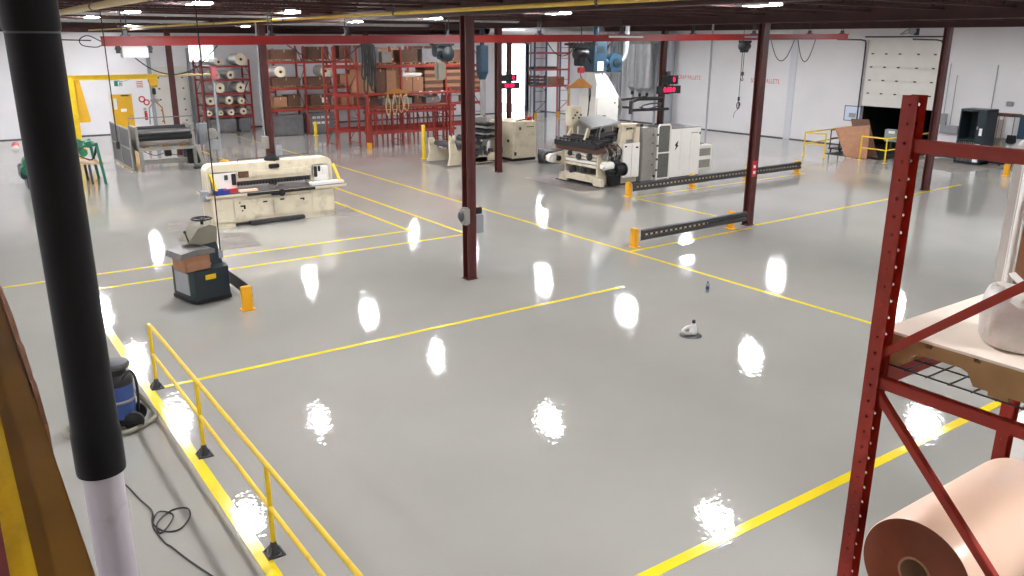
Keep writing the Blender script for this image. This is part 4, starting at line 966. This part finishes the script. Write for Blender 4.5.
# ------------------------------------------------------------------ green machine behind the black pipe
t = thing('conveyor_machine', 'green framed machine with a tan belt beside the black pipe', 'machine', (3.6, 33.5, 0))
g = MB(); g.bar((1.35, -.8, 0), (1.2, -.8, 1.5), .09, .09).bar((1.35, .7, 0), (1.2, .7, 1.5), .09, .09).cyl((1.2, -.8, 1.42), (1.2, .7, 1.42), .05).cyl((-.9, -.75, 1.3), (1.2, -.75, 1.42), .05).cyl((-.9, .65, 1.3), (1.2, .65, 1.42), .05); g.build('green_frame', 'green', t)
g = MB(); g.hexa([(.0, -.7, .78), (1.4, -.7, .7), (1.4, .6, .7), (.0, .6, .78)], [(.0, -.7, .86), (1.45, -.7, .74), (1.45, .6, .74), (.0, .6, .86)]); g.build('belt', 'belt', t)
[MB().bar((q, y, 0), (q-.05, y, .75), .08, .08).build('leg', 'darksteel', t) for q in (.3, .95) for y in (-.6, .5)]
for (x, z, r) in ((.62, 1.5, .16), (.95, 1.45, .11), (.75, 1.18, .14), (.5, 1.2, .1), (-.8, 1.35, .2), (-.95, .95, .22), (-1.1, .7, .16)):
    MB().cyl((x, -.85, z), (x, -.4, z), r, seg=18).cyl((x, -.9, z), (x, -.85, z), r*.5, seg=12).build('motor', 'green', t)
MB().cyl((-1.3, -.9, 1.45), (-1.2, .4, 1.45), .12, seg=18).build('red_roll', 'signred', t)
MB().lathe([(.08, 0), (.13, .03), (.13, .1)], (-1.3, -1.0, 1.45), (0, 1, 0), 16).build('roll_end', 'film', t)
MB().box(-1.25, .2, -.5, .5, .35, .8, .04).build('gearbox', 'navy', t)
g = MB(); [g.box(q, q+.1, -.5, .5, 0, .37) for q in (-1.1, -.85, .05)]; g.build('foot', 'darksteel', t)
MB().box(.15, .4, -.72, -.5, .86, 1.1, .02).build('red_box', 'signred', t)
g = MB(); [g.tube(spline([(.3, -.7, .9), (.6, -.75, 1.05), (1.0, -.72, .9), (1.2, -.74, 1.2+.1*k)], 5), .02, 6) for k in range(3)]; g.build('cable', 'black', t)

# ------------------------------------------------------------------ yellow jib crane
t = thing('jib_crane', 'yellow jib crane standing against white wall near the yellow door', 'crane', (5.75, 44.2, 0))
MB().box(-.15, .15, -.15, .15, 0, 3.3, .01).box(-.3, .3, -.3, .3, 0, .04).build('mast', 'yellow', t)
MB().prism([(.15, 1.25), (.62, 1.25), (.66, 1.35), (.4, 3.2), (.15, 3.2)], 'y', -.04, .04).build('brace_plate', 'doorpaint', t)
g = MB(); x1 = 3.9
g.box(-.5, x1, -.1, .1, 3.2, 3.23).box(-.5, x1, -.1, .1, 3.4, 3.43).box(-.5, x1, -.015, .015, 3.23, 3.4); g.build('boom', 'yellow', t)
g = MB(); g.box(3.45, 3.85, -.14, .14, 3.0, 3.2, .02).cyl((3.5, -.16, 2.9), (3.8, -.16, 2.9), .1, seg=14); g.build('trolley', 'doorpaint', t)
MB().cyl((3.66, 0, 2.4), (3.66, 0, 3.0), .015, seg=6).box(3.58, 3.74, -.06, .06, 2.45, 2.75, .02).build('hook_block', 'black', t)
MB().box(3.45, 3.85, -.08, .08, 2.1, 2.22, .02).build('lifting_head', 'machgrey', t)
for q in (-1, 1): MB().tube([(3.65, 0, 2.15), (3.65+q*.3, 0, 1.8), (3.65+q*.34, 0, 1.0)], .035, 8).build('lifting_arm', 'spreader' if q > 0 else 'steelgrey', t)
pipe_thing('wall_pipe', [(9.7, 44.2, 3.36), (12.3, 44.2, 3.36)], .06, 'creampipe', 'pale horizontal pipe beyond the tip of the yellow jib', 'pipe')
t = thing('wall_bracket', 'red bracket box on the end of pale horizontal pipe', 'bracket', (12.35, 44.2, 0))
MB().box(-.12, .14, -.16, .16, 3.1, 3.75, .02).build('bracket_box', 'pink', t); MB().box(-.05, .06, -.06, .06, 0, 3.1).build('support_post', 'boxgrey', t)
# signs round the yellow door
t = thing('exit_sign', 'green running man exit sign above the yellow door', 'sign', (8.9, YW-.005, 2.74))
MB().box(-.2, .2, -.06, 0, -.14, .14, .008).build('panel', 'teal', t); MB().box(-.02, .17, -.066, -.06, -.11, .11).build('lit_panel', 'paper', t)
MB().lathe([(.03, 0), (.03, .004)], (.09, -.066, .06), (0, -1, 0), 10).prism([(.04, -.09), (.07, -.09), (.09, -.03), (.12, -.08), (.15, -.08), (.12, .03), (.06, .03), (.04, 0)], 'y', -.069, -.066).build('running_figure', 'teal', t)
MB().tube(spline([(-.5, -.02, .16), (-.2, -.02, .2), (.3, -.02, .12), (.8, -.02, .3)], 5), .012, 6).build('wire', 'boxgrey', t)
def sign(x, z, wx, hz, label, m, ring=False):
    t = thing('wall_sign', label, 'sign', (x, YW-.004, z))
    if ring:
        MB().lathe([(wx/2, 0), (wx/2, .012)], (0, 0, 0), (0, -1, 0), 22).build('panel', m, t); MB().lathe([(wx*.3, 0), (wx*.3, .004)], (0, -.012, 0), (0, -1, 0), 20).build('symbol', 'paper', t)
    else:
        MB().box(-wx/2, wx/2, -.012, 0, -hz/2, hz/2).build('panel', 'paper', t)
        g = MB(); [g.box(-wx*.4, wx*.4, -.015, -.012, -hz*.4+k*hz*.22, -hz*.4+k*hz*.22+hz*.1) for k in range(4)]; g.build('printing', m, t)
sign(10.0, 2.68, .4, .42, 'white sign with red printing above the round signs by door', 'wallred')
sign(10.02, 1.86, .36, 0, 'round red and white sign, upper of pair beside yellow door', 'signred', True)
sign(10.25, 1.68, .34, 0, 'round red and white sign, lower of pair beside yellow door', 'signred', True)
sign(10.12, 1.25, .2, .36, 'small white notice below the round signs by yellow door', 'darksteel')
t = thing('fire_extinguisher', 'red fire extinguisher on white wall between the two doors', 'fire extinguisher', (10.13, YW-.09, .72))
MB().lathe([(.06, 0), (.08, .02), (.08, .36), (.04, .42), (.025, .44)], seg=16).build('tank', 'signred', t); MB().box(-.05, .05, -.02, .02, .44, .48).build('valve', 'black', t)
# sign and boxes on columns
t = thing('column_sign', 'small red and white sign on the column beside the barrier', 'sign', (18.7, 14.812, 1.62))
MB().box(-.09, .09, -.012, 0, -.22, .22, .004).build('panel', 'signred', t); MB().box(-.045, .045, -.016, -.012, .02, .1).box(-.045, .045, -.016, -.012, -.14, -.06).build('symbol', 'paper', t)
t = thing('junction_box', 'round dark grey junction box on the near maroon column', 'electrical box', (9.03, 14.62, 1.42))
MB().box(-.06, .1, -.12, .1, -.17, .2, .03).build('box_shell', 'machgrey', t); MB().lathe([(.11, 0), (.12, .02), (.08, .05)], (-.06, -.01, .02), (-1, 0, 0), 18).build('cover', 'darksteel', t)
t = thing('junction_box', 'flat light grey box on the far side of near column', 'electrical box', (9.44, 14.68, 1.02))
MB().box(-.1, .1, -.06, .1, 0, .4, .01).build('box_shell', 'boxgrey', t); MB().box(-.08, .06, -.06, .02, .42, .56, .01).build('switch', 'black', t)
t = thing('junction_box', 'grey control box with conduit on column behind the paper cutter', 'electrical box', (9.03, 26.95, 1.6))
MB().box(-.14, .06, -.12, .06, 0, .4, .01).build('box_shell', 'machgrey', t)
MB().tube(spline([(-.05, -.05, .4), (-.06, -.05, 1.2), (-.05, -.04, 2.6), (-.04, -.04, 4.0)], 4), .03, 8).build('conduit', 'boxgrey', t)
t = thing('junction_box', 'pale grey box low on the column behind the paper cutter', 'electrical box', (9.33, 26.98, 1.3))
MB().box(-.02, .2, -.1, .06, 0, .4, .01).build('box_shell', 'boxgrey', t); MB().box(0, .18, -.112, -.1, .02, .38, .004).build('cover', 'boxgrey', t)

# ------------------------------------------------------------------ storage racks along the back
def rack(label, xs, y0, depth, levels, height, m='rackfar', loc=(0, 0, 0), bh=.11, name='storage_rack', rz=0, deck=True):
    t = thing(name, label, 'rack', (xs[0], y0, 0), rz)
    for x in xs:
        x = x-xs[0]; g = MB()
        for y in (0, depth): g.box(x-.045, x+.045, y-.04, y+.04, 0, height); g.box(x-.08, x+.08, y-.07, y+.07, 0, .02)
        n = max(2, int(height/1.0)); h = height/n
        for k in range(n):
            g.bar((x, 0, k*h+.15), (x, depth, k*h+.15), .03, .03)
            a, b = ((0, depth) if k % 2 else (depth, 0)); g.bar((x, a, k*h+.15), (x, b, k*h+h), .03, .03)
        g.build('upright_frame', m, t, smooth=False)
    for z in levels:
        for a, b in zip(xs, xs[1:]):
            a -= xs[0]; b -= xs[0]
            for y in (0, depth): MB().box(a+.05, b-.05, y-.03, y+.03, z-bh, z, .005).build('beam', m, t)
            if deck: MB().box(a+.06, b-.06, .03, depth-.03, z-.03, z-.005).build('deck', 'greybag' if deck == 'dark' else 'steelgrey', t)
    return t
# rack A: film rolls by the window
A0, AY = 12.75, 48.0
rack('orange-red rack of white film rolls under the bright window', (12.75, 15.45), AY, 1.3, (.95, 1.55, 2.2, 2.95, 3.68), 4.0, 'rackfar')
rack('narrow orange-red rack beside the maroon column and film rolls', (15.9, 16.35), AY-1.5, 1.0, (1.2, 2.3, 3.5), 4.6, 'rackfar')
def film_roll(x, y, z, r, l, label, group=None, m='film'):
    t = thing('film_roll', label, 'roll', (x, y, z+r), 0, group)
    g = MB(); g.rings([(Vector((0, 0, 0)), r-.01), (Vector((0, .01, 0)), r), (Vector((0, l-.01, 0)), r), (Vector((0, l, 0)), r-.01)], 28, True, (0, 1, 0)); g.build('wound_film', m, t)
    MB().lathe([(r*.93, 0), (r*.93, .006)], (0, 0, 0), (0, -1, 0), 28).build('roll_end', 'filmend', t)
    MB().lathe([(min(.08, r*.36), 0), (min(.08, r*.36), .012)], (0, 0, 0), (0, -1, 0), 16).build('core', 'black', t); return t
ords = ('first', 'second', 'third', 'fourth')
lv = [(3.68, [(13.75, .2), (15.0, .33)], 'top'), (2.95, [(13.55, .22), (14.35, .22)], 'second'), (2.2, [(13.7, .29), (14.85, .33)], 'third'), (1.55, [(13.1, .26), (14.15, .29), (14.85, .19)], 'fourth'), (.95, [(12.98, .16), (13.62, .14), (14.2, .17), (14.9, .2)], 'lowest')]
for z, rs, nm in lv:
    for i, (x, r) in enumerate(rs):
        r = min(r, .225 if z in (.95, 1.55) else .27 if z in (2.2, 2.95) else .33); film_roll(x, AY-.1, z, r, 1.35, 'white film roll, %s from the window end on the %s shelf of roll rack' % (ords[i], nm), 'film rolls on the roll rack')
t = None
for i, (x, wd) in enumerate(((13.75, 1.45), (14.98, .7))):
    g = MB(); g.box(-wd/2, wd/2, -.6, .6, .0, .78, .08)
    for v in g.bm.verts: v.co.x += .03*noise.noise(v.co*3)
    tag(g.build('wrapped_bale', 'greybag', loc=(x, AY+.6, 0)), ['wide grey wrapped bale on the floor under the film rolls', 'narrow grey wrapped bale on the floor under the film rolls'][i], 'bale')

def carton(x, y, z, wx, wy, h, label, m='cardboard', group=None, tape=True):
    t = thing('carton', label, 'box', (x, y, z), 0, group)
    g = MB(); g.box(-wx/2, wx/2, 0, wy, 0, h, .01); g.build('carton_body', m, t)
    if tape: MB().box(-.03, .03, -.003, wy, h, h+.003).box(-.03, .03, -.004, 0, h-.15, h).build('tape', 'belt', t)
    return t
def small_pallet(x, y, z, wx, wy, label):
    return pallet(x, y, z, wx, wy, label, h=.12)
# rack B, long row against the back
BY0 = 44.2
rack('long orange-red carton rack at back, beyond the grey floor', (15.2, 17.25, 19.05, 21.3, 23.6, 25.9), BY0, 1.2, (1.45, 2.57, 3.95), 4.75, 'rackfar', deck=False)
r2 = random.Random(3)
names_b = ['bay by the maroon column', 'second bay', 'third bay', 'fourth bay', 'last bay']
bx = [(15.2, 17.25), (17.25, 19.05), (19.05, 21.3), (21.3, 23.6), (23.6, 25.9)]
lvn = {1.45: 'lower', 2.57: 'middle', 3.95: 'upper'}
for z in (1.45, 2.57, 3.95):
    for b, (xa, xb) in enumerate(bx):
        mid = (xa+xb)/2; wd = (xb-xa)-.3
        small_pallet(mid, BY0+.6, z, wd*.9, 1.0, 'wooden pallet on the %s level of back carton rack, %s' % (lvn[z], names_b[b]))
        if z == 2.57 and b < 2:
            film_roll([15.9, 18.45][b], BY0-.02, z+.55, .3, 1.1, ['white film roll over cartons, middle back rack level by maroon column', 'white film roll over cartons, middle back rack level in second bay'][b])
            carton(mid, BY0+.1, z+.12, wd*.9, .9, .42, 'dark kraft carton under the white film roll, %s of back rack' % names_b[b], 'kraft')
            continue
        n = 2 if (z < 3 and b != 1) else 1; c = wd*.88/n
        for k in range(n):
            h = .45+r2.random()*.3; nm = ('end toward the film rolls', 'end toward the press')[k] if n == 2 else 'alone on its pallet'
            carton(mid-wd*.44+c*(k+.5), BY0+.12, z+.12, c*.92, .9, h, 'carton on %s back rack level, %s, %s' % (lvn[z], names_b[b], nm), 'cardboard' if (b+k) % 2 == 0 and z < 3 else 'kraft', 'cartons on the back rack')  # upper level takes only the darker kraft, standing in for dimmer light there
tag(MB().box(-.16, .16, -.005, 0, -.14, .14).build('label_sheet', 'paper', loc=(18.35, BY0+.115, 1.86)), 'white paper label on a lower carton of the back rack', 'label')
g = MB(); g.box(-.9, .9, -.5, .5, 0, 1.1, .06); tag(g.build('wrapped_bale', 'greybag', loc=(16.2, BY0+.7, 0)), 'grey wrapped bale under the back rack beside maroon column', 'bale')
g = MB(); g.box(-.75, .75, -.5, .5, 0, 1.15, .06); tag(g.build('wrapped_bale', 'greybag', loc=(18.15, BY0+.7, 0)), 'grey wrapped bale with white labels under the back rack', 'bale')
g = MB(); 
for i in range(4):
    for j in range(2): g.box(-.5+.26*i, -.3+.26*i, -.006, 0, .55+.3*j, .68+.3*j)
tag(g.build('label_row', 'paper', loc=(18.1, BY0+.198, 0)), 'rows of white labels on the wrapped bale under back rack', 'label')

# rack C, the nearer red racks full of cartons
CY = 37.95
rack('nearer red carton rack with many legs behind the hanging sling frame', (16.25, 17.45, 19.85, 22.45, 24.85), CY, 1.2, (.85, 1.95, 2.55, 3.88), 4.75, 'rackfar', deck=False, bh=.14)
t = thing('rack_stand', 'low red stand with many thin legs under the carton rack', 'stand', (17.5, CY-.88, 0))
for k in range(9):
    x = .2+k*.58; g = MB(); g.box(x-.03, x+.03, -.03, .03, 0, 1.85).box(x-.03, x+.03, .62, .68, 0, 1.85); g.bar((x, 0, .3), (x, .65, 1.6), .03, .03); g.build('leg', 'rackfar', t, smooth=False)
for z in (.62, 1.6, 1.8): MB().box(.1, 5.0, -.04, .04, z, z+.12).box(.1, 5.0, .6, .68, z, z+.12).build('rail', 'rackfar', t)
MB().box(.1, 5.0, 0, .65, 1.9, 1.93).build('top_deck', 'kraft', t)
spec = [(18.38, .9, 1.15, 'cardboard', 'tall tan carton in nearer rack beside the dark hose bundle'), (19.2, .55, 1.15, 'kraft', 'narrow dark carton between two tall cartons in the nearer rack'), (19.9, .75, 1.2, 'cardboard', 'tall tan carton in nearer rack above the triangular spreader'),
        (20.68, .62, .72, 'cardboard', 'tan carton, first of two under white wrap in the rack'), (21.34, .62, .72, 'cardboard', 'tan carton, second of two under white wrap in the rack')]
for x, wd, h, m, lb in spec: carton(x*.978, CY+.1, 2.55, wd*.978, .95, h, lb, m)
g = MB(); g.box(-.6, .6, -.02, 1.0, 0, .2, .07)
for v in g.bm.verts: v.co += Vector((.05*noise.noise(v.co*4), 0, .07*noise.noise(v.co*5+Vector((2, 2, 2)))))
tag(g.build('wrap_sheet', 'bag', loc=(20.55, CY+.12, 3.285)), 'crumpled white wrap lying over two tan cartons in rack', 'plastic')
def sheets(x, z, wd, h, label):
    x *= .978
    t = thing('cardboard_stack', label, 'stack', (x, CY+.1, z))
    n = 7
    for k in range(n): MB().box(-wd/2+.02*(k % 2), wd/2-.02*((k+1) % 2), .02*(k % 2), 1.0, k*h/n+.004, (k+1)*h/n-.012, .004).build('bundle', 'cardboard' if k % 2 else 'kraft', t)
sheets(22.3, 2.55, 1.1, 1.2, 'stacked brown cardboard bundles in rack behind the blue drum hoist')
sheets(23.65, 2.55, 1.15, 1.25, 'stacked brown cardboard bundles in rack beside the near column')
sheets(24.9, 2.55, .85, 1.0, 'stacked brown cardboard bundles at the far end of rack')
for i, (x, wd, h, m) in enumerate(((18.6, 1.2, .7, 'greybag'), (19.6, .6, .5, 'machgrey'), (20.9, 1.0, .6, 'kraft'), (22.2, 1.2, .65, 'greybag'), (23.9, 1.4, .6, 'kraft'))):
    small_pallet(x*.978, CY+.58, 3.88, wd, 1.0, 'wooden pallet on top level of nearer rack, %s from the hose bundle' % ('first', 'second', 'third', 'fourth', 'fifth')[i])
    carton(x*.978, CY+.12, 4.0, wd*.92, .9, h, 'dark wrapped load on top of nearer rack, %s from the hose bundle' % ('first', 'second', 'third', 'fourth', 'fifth')[i], m, None, False)
for i, (x, wd, h) in enumerate(((18.5, .9, .34), (19.6, .7, .26), (20.7, .5, .3), (21.3, .45, .36), (22.2, .8, .3), (23.5, .6, .34), (24.3, .6, .3))):
    carton(x*.978, CY+.1, 1.95, wd, .85, h, 'low dark carton below the tall cartons, %s from the hose bundle' % ('first', 'second', 'third', 'fourth', 'fifth', 'sixth', 'seventh')[i], ('kraft', 'greybag', 'boxgrey')[i % 3])
for i, (x, z) in enumerate(((19.6, 2.5), (21.4, 2.5), (22.0, 2.48), (22.7, 2.5), (24.0, 2.5))):
    tag(MB().box(-.08, .08, -.004, 0, -.07, .07).build('label_card', 'paper', loc=(x*.978, CY-.035, z)), 'white label card on the rack beam, %s from the hose bundle' % ('first', 'second', 'third', 'fourth', 'fifth')[i], 'label')
# sling frame in front
t = thing('sling_frame', 'orange-red frame with yellow foot holding a horizontal bar of slings', 'stand', (17.4, 36.8, 0))
for x in (0, 4.6):
    MB().box(x-.06, x+.06, -.06, .06, .22, 2.75).build('leg', 'rackfar', t); MB().box(x-.1, x+.1, -.1, .1, 0, .28, .02).build('foot_guard', 'oryellow', t)
MB().cyl((-.2, 0, 2.55), (4.8, 0, 2.55), .05).build('top_bar', 'rackfar', t)
MB().prism([(.9, 2.56), (2.2, 2.56), (2.2, 2.62), (1.7, 2.78), (1.4, 2.78), (.9, 2.62)], 'y', -.09, -.055).build('spreader_bar', 'spreader', t)
for k, x in enumerate((1.05, 1.4, 1.75, 2.05)):
    g = MB(); g.tube(spline([(x, -.08, 2.55), (x-.12, -.1, 1.95), (x, -.1, 1.5+.08*k), (x+.12, -.1, 1.95), (x+.02, -.08, 2.55)], 6), .025, 6); g.build('sling', 'beige', t)
# rack D against the white wall by the open door
t = thing('storage_rack', 'tall slate and pink rack against white wall by open door', 'rack', (34.5, 46.4, 0))
for x0 in (0, 2.0):
    g = MB(); m = 'slate' if x0 == 0 else 'pink'
    for q in (x0, x0+1.0): g.box(q-.05, q+.05, -.05, .05, 0, 5.0); g.box(q-.1, q+.1, -.1, .1, 0, .02)
    for k in range(7): g.bar((x0, 0, .3+k*.72), (x0+1.0, 0, .3+k*.72), .04, .04)
    g.bar((x0, 0, .3), (x0+1.0, 0, 1.02), .04, .04).bar((x0+1, 0, 1.74), (x0, 0, 2.46), .04, .04)
    g.build('upright_frame', m, t, smooth=False)
    MB().box(x0-.06, x0+.16, -.12, -.05, 0, .3, .01).build('foot_guard', 'oryellow', t)
for z in (2.0, 3.1, 4.2):
    MB().box(.0, 3.0, -.1, -.05, z, z+.12).build('beam', 'pink', t); MB().box(.0, 3.0, .95, 1.0, z, z+.12).build('beam', 'pink', t); MB().box(0, 3.0, -.05, .95, z+.07, z+.1).build('deck', 'steelgrey', t)
g = MB(); [g.box(q-.05, q+.05, .95, 1.05, 0, 5) for q in (0, 3.0)]; g.build('upright_frame', 'slate', t)
t = thing('slatted_crate', 'brown slatted crate in the tall slate rack', 'crate', (35.0, 46.8, 2.12))
for k in range(3):
    for y in (-.4, .37): MB().box(-.45, .45, y, y+.03, .06+k*.22, .2+k*.22).build('slat', 'kraft', t)
g = MB(); [g.box(a, a+.05, b, b+.05, 0, .68) for a in (-.42, .37) for b in (-.36, .31)]; g.box(-.44, .44, -.38, .38, 0, .03); g.build('crate_frame', 'kraft', t)
carton(36.7, 46.45, 2.12, .9, .8, .55, 'pale brown carton in the pink end of the tall rack')
carton(35.6, 46.5, 3.22, 1.8, .8, .14, 'flat kraft stack on the middle beam of tall slate rack', 'kraft')

# ------------------------------------------------------------------ dock: rails, leaning sheets, wall items
def dock_rail(label, pts, z=1.05):
    t = thing('guard_rail', label, 'railing', (pts[0][0], pts[0][1], 0))
    o = Vector((pts[0][0], pts[0][1], 0)); P = [Vector((x, y, 0))-o for x, y in pts]
    for p in P:
        MB().cyl((p.x, p.y, 0), (p.x, p.y, z), .032, seg=10).lathe([(.08, 0), (.08, .02), (.04, .03)], (p.x, p.y, 0), seg=12).build('post', 'yellow', t)
    for a, b in zip(P, P[1:]):
        MB().cyl((a.x, a.y, z), (b.x, b.y, z), .032, seg=10).cyl((a.x, a.y, z*.53), (b.x, b.y, z*.53), .028, seg=10).build('rail', 'yellow', t)
    return t
dock_rail('yellow pipe railing before the white wall beside leaning brown sheets', [(32.9, 23.35), (33.1, 22.4), (37.6, 24.5)][1::-1]+[(37.5, 23.95)])
dock_rail('yellow pipe railing before the dark dock opening', [(33.7, 21.0), (33.6, 19.75), (37.5, 20.05)])
t = thing('dark_cart', 'black framed cart beside the leaning brown cardboard sheets', 'cart', (35.4, 23.2, 0))
g = MB(); g.tube([(0, 0, .1), (0, 0, 1.0), (1.4, 0, 1.0), (1.4, 0, .1)], .03, 8).tube([(0, .5, .1), (0, .5, 1.0), (1.4, .5, 1.0), (1.4, .5, .1)], .03, 8).cyl((0, 0, .6), (1.4, 0, .6), .025).cyl((0, .5, .6), (1.4, .5, .6), .025); g.build('cart_frame', 'black', t)
MB().box(-.05, 1.45, -.05, .55, .1, .16).build('cart_deck', 'black', t)
[MB().cyl((a, b-.02, .05), (a, b+.02, .05), .05).build('caster', 'black', t) for a in (.1, 1.3) for b in (.0, .5)]
def sheet(label, bl, br, tr, tl, m='cardboard'):
    o = Vector(bl); q = [Vector(v)-o for v in (bl, br, tr, tl)]; d = Vector((.035, 0, 0))
    return tag(MB().hexa(q, [v+d for v in q]).build('cardboard_sheet', m, loc=o), label, 'cardboard')
sheet('large brown cardboard sheet leaning in front by the dock', (33.9, 21.85, .02), (34.2, 20.98, .02), (34.75, 21.35, 1.45), (34.55, 22.98, 1.2))
sheet('brown cardboard sheet leaning behind the larger front one by dock', (34.9, 21.9, .02), (35.0, 20.95, .02), (35.5, 21.9, 1.62), (35.4, 22.75, 1.6), 'kraft')
t = thing('notice_board', 'white notice board with thin dark frame above leaning brown sheets', 'board', (XW-.05, 24.35, 1.62))
MB().box(0, .03, -.42, .42, -.34, .34, .004).build('board_panel', 'noticeboard', t); g = MB(); g.box(-.01, .03, -.45, -.42, -.36, .36).box(-.01, .03, .42, .45, -.36, .36).box(-.01, .03, -.45, .45, .34, .37).box(-.01, .03, -.45, .45, -.37, -.34); g.build('board_frame', 'darksteel', t)
MB().box(-.004, 0, -.2, .18, -.2, .02).build('printed_sheet', 'boxgrey', t)
t = thing('dock_control', 'grey control stand behind the yellow railing at the dock', 'stand', (36.4, 21.2, 0))
MB().box(-.14, .14, -.3, .3, .62, 1.18, .02).build('control_box', 'boxgrey', t); MB().cyl((0, 0, 0), (0, 0, .62), .05).lathe([(.2, 0), (.2, .03)], seg=16).build('stand_post', 'darksteel', t); MB().box(-.15, -.14, -.2, .1, 1.0, 1.12).build('label_plate', 'paper', t)
t = thing('dock_lamp', 'swing arm dock lamp above the white overhead door', 'lamp', (XW, 21.6, 5.5))
MB().bar((0, 0, 0), (-.5, .5, -.12), .05, .05).bar((-.5, .5, -.12), (-.9, -.1, .1), .05, .05).build('arm', 'steelgrey', t); MB().lathe([(.06, 0), (.16, .16), (.17, .26)], (-.9, -.15, .1), (-.4, -.8, -.3), 18).build('lamp_head', 'boxgrey', t); MB().box(-.04, 0, -.12, .12, -.15, .15).build('wall_plate', 'darksteel', t)
# dark compactor cabinet
t = thing('dark_locker', 'tall dark navy open cabinet standing by wall between grey electrical boxes', 'cabinet', (36.35, 17.1, 0))
g = MB(); g.box(0, .95, 0, .05, .05, 2.3).box(0, .95, 1.05, 1.1, .05, 2.3).box(.9, .95, 0, 1.1, .05, 2.3).box(0, .95, 0, 1.1, 2.22, 2.32, .01).box(0, .95, 0, 1.1, .05, .12).box(.0, .9, .05, 1.05, 1.0, 1.05); g.build('cabinet_shell', 'navy', t)
MB().box(-.03, .0, .0, .34, .9, 2.25, .01).build('door', 'navy', t)
g = MB(); [g.cyl((.05+.03*(k % 2), .4+k*.085, .12), (.1, .42+k*.085, .96), .022) for k in range(8)]; g.build('bar_stock', 'steelgrey', t)
MB().box(-.04, -.03, .08, .2, 1.25, 1.55).build('notice', 'paper', t); MB().box(-.01, .02, .1, .32, .12, .9).build('white_panel', 'paper', t); MB().box(-.05, -.03, .26, .32, 1.5, 1.62).build('handle', 'steelgrey', t)
def wall_box(y, z, wy, hz, label, d=.14):
    t = thing('wall_box', label, 'electrical box', (XW, y, z))
    MB().box(-d, 0, -wy/2, wy/2, -hz/2, hz/2, .01).build('box_shell', 'boxgrey', t); MB().box(-d-.012, -d, -wy*.42, wy*.42, -hz*.42, hz*.42, .004).build('door', 'boxgrey', t); MB().cyl((-d/2, 0, hz/2), (-d/2, 0, hz/2+2.2), .02, seg=8).build('conduit', 'boxgrey', t)
wall_box(19.75, 1.68, .34, .5, 'small grey box on wall between dock door and dark cabinet')
wall_box(19.4, 1.25, .8, .36, 'wide grey box on wall beside the dark cabinet')
wall_box(17.72, 1.6, .4, .62, 'grey box on wall on the broom side of dark cabinet')
t = thing('floor_panel', 'square grey panel leaning at the wall below the brooms', 'panel', (XW-.06, 17.3, .22))
MB().box(-.05, .04, -.42, .36, 0, .85, .02).build('panel_sheet', 'boxgrey', t); g = MB(); [g.box(-.05, .04, q-.04, q+.04, -.22, .02) for q in (-.3, .25)]; g.build('leg', 'darksteel', t)
t = thing('tool_rack', 'dark wooden tool rack with pegs on the white wall', 'rack', (XW, 17.05, 2.06))
MB().box(-.05, 0, -.62, .52, -.07, .07, .01).build('rail_board', 'kraft', t)
g = MB(); [g.cyl((-.05, q, -.02), (-.14, q, 0), .015, seg=8) for q in (-.52, -.36, -.2, -.04, .12, .28, .42)]; g.build('peg', 'darksteel', t)
def broom(y, label, m, l=1.25):
    t = thing('broom', label, 'broom', (XW-.12, y, 2.0))
    MB().cyl((0, 0, .0), (.0, .02, -l), .016, seg=8).build('handle', 'wood', t)
    MB().prism([(-.05, -l), (.05, -l), (.13, -l-.28), (-.13, -l-.28)], 'x', -.03, .03).build('brush', m, t)
broom(17.3, 'straw broom hanging on the wall rack nearest the dark cabinet', 'beige')
broom(17.1, 'straw broom hanging between another broom and the black shovel', 'beige', 1.1)
t = thing('shovel', 'black scoop shovel hanging on the wall rack', 'shovel', (XW-.1, 16.68, 1.98))
MB().cyl((0, 0, 0), (0, 0, -.75), .018, seg=8).build('handle', 'darksteel', t); MB().prism([(-.17, -.75), (.17, -.75), (.19, -1.05), (.1, -1.12), (-.1, -1.12), (-.19, -1.05)], 'x', -.03, .05).build('scoop', 'black', t)
tag(MB().box(-.06, 0, -.16, .16, -.1, .1, .03).build('soap_dispenser', 'boxgrey', loc=(XW, 17.0, 2.52)), 'small grey dispenser on wall above the tool rack', 'dispenser')
t = thing('blue_panel', 'blue panel on the white wall beyond the hanging shovel', 'panel', (XW, 16.25, 1.6))
MB().box(-.12, 0, -.3, .22, -.5, .5, .02).build('panel_shell', 'blue', t); MB().box(-.13, -.12, -.2, .12, -.4, .4).build('panel_door', 'blue', t)
g = MB(); g.box(-.9, .9, -.14, .14, .06, .14, .01); g.box(-.9, -.8, -.12, .12, 0, .06).box(.8, .9, -.12, .12, 0, .06)
o = tag(g.build('floor_squeegee', 'black', loc=(37.2, 17.0, 0)), 'low black bar on the floor along the wall below brooms', 'squeegee'); o.rotation_euler = (0, 0, PI/2)
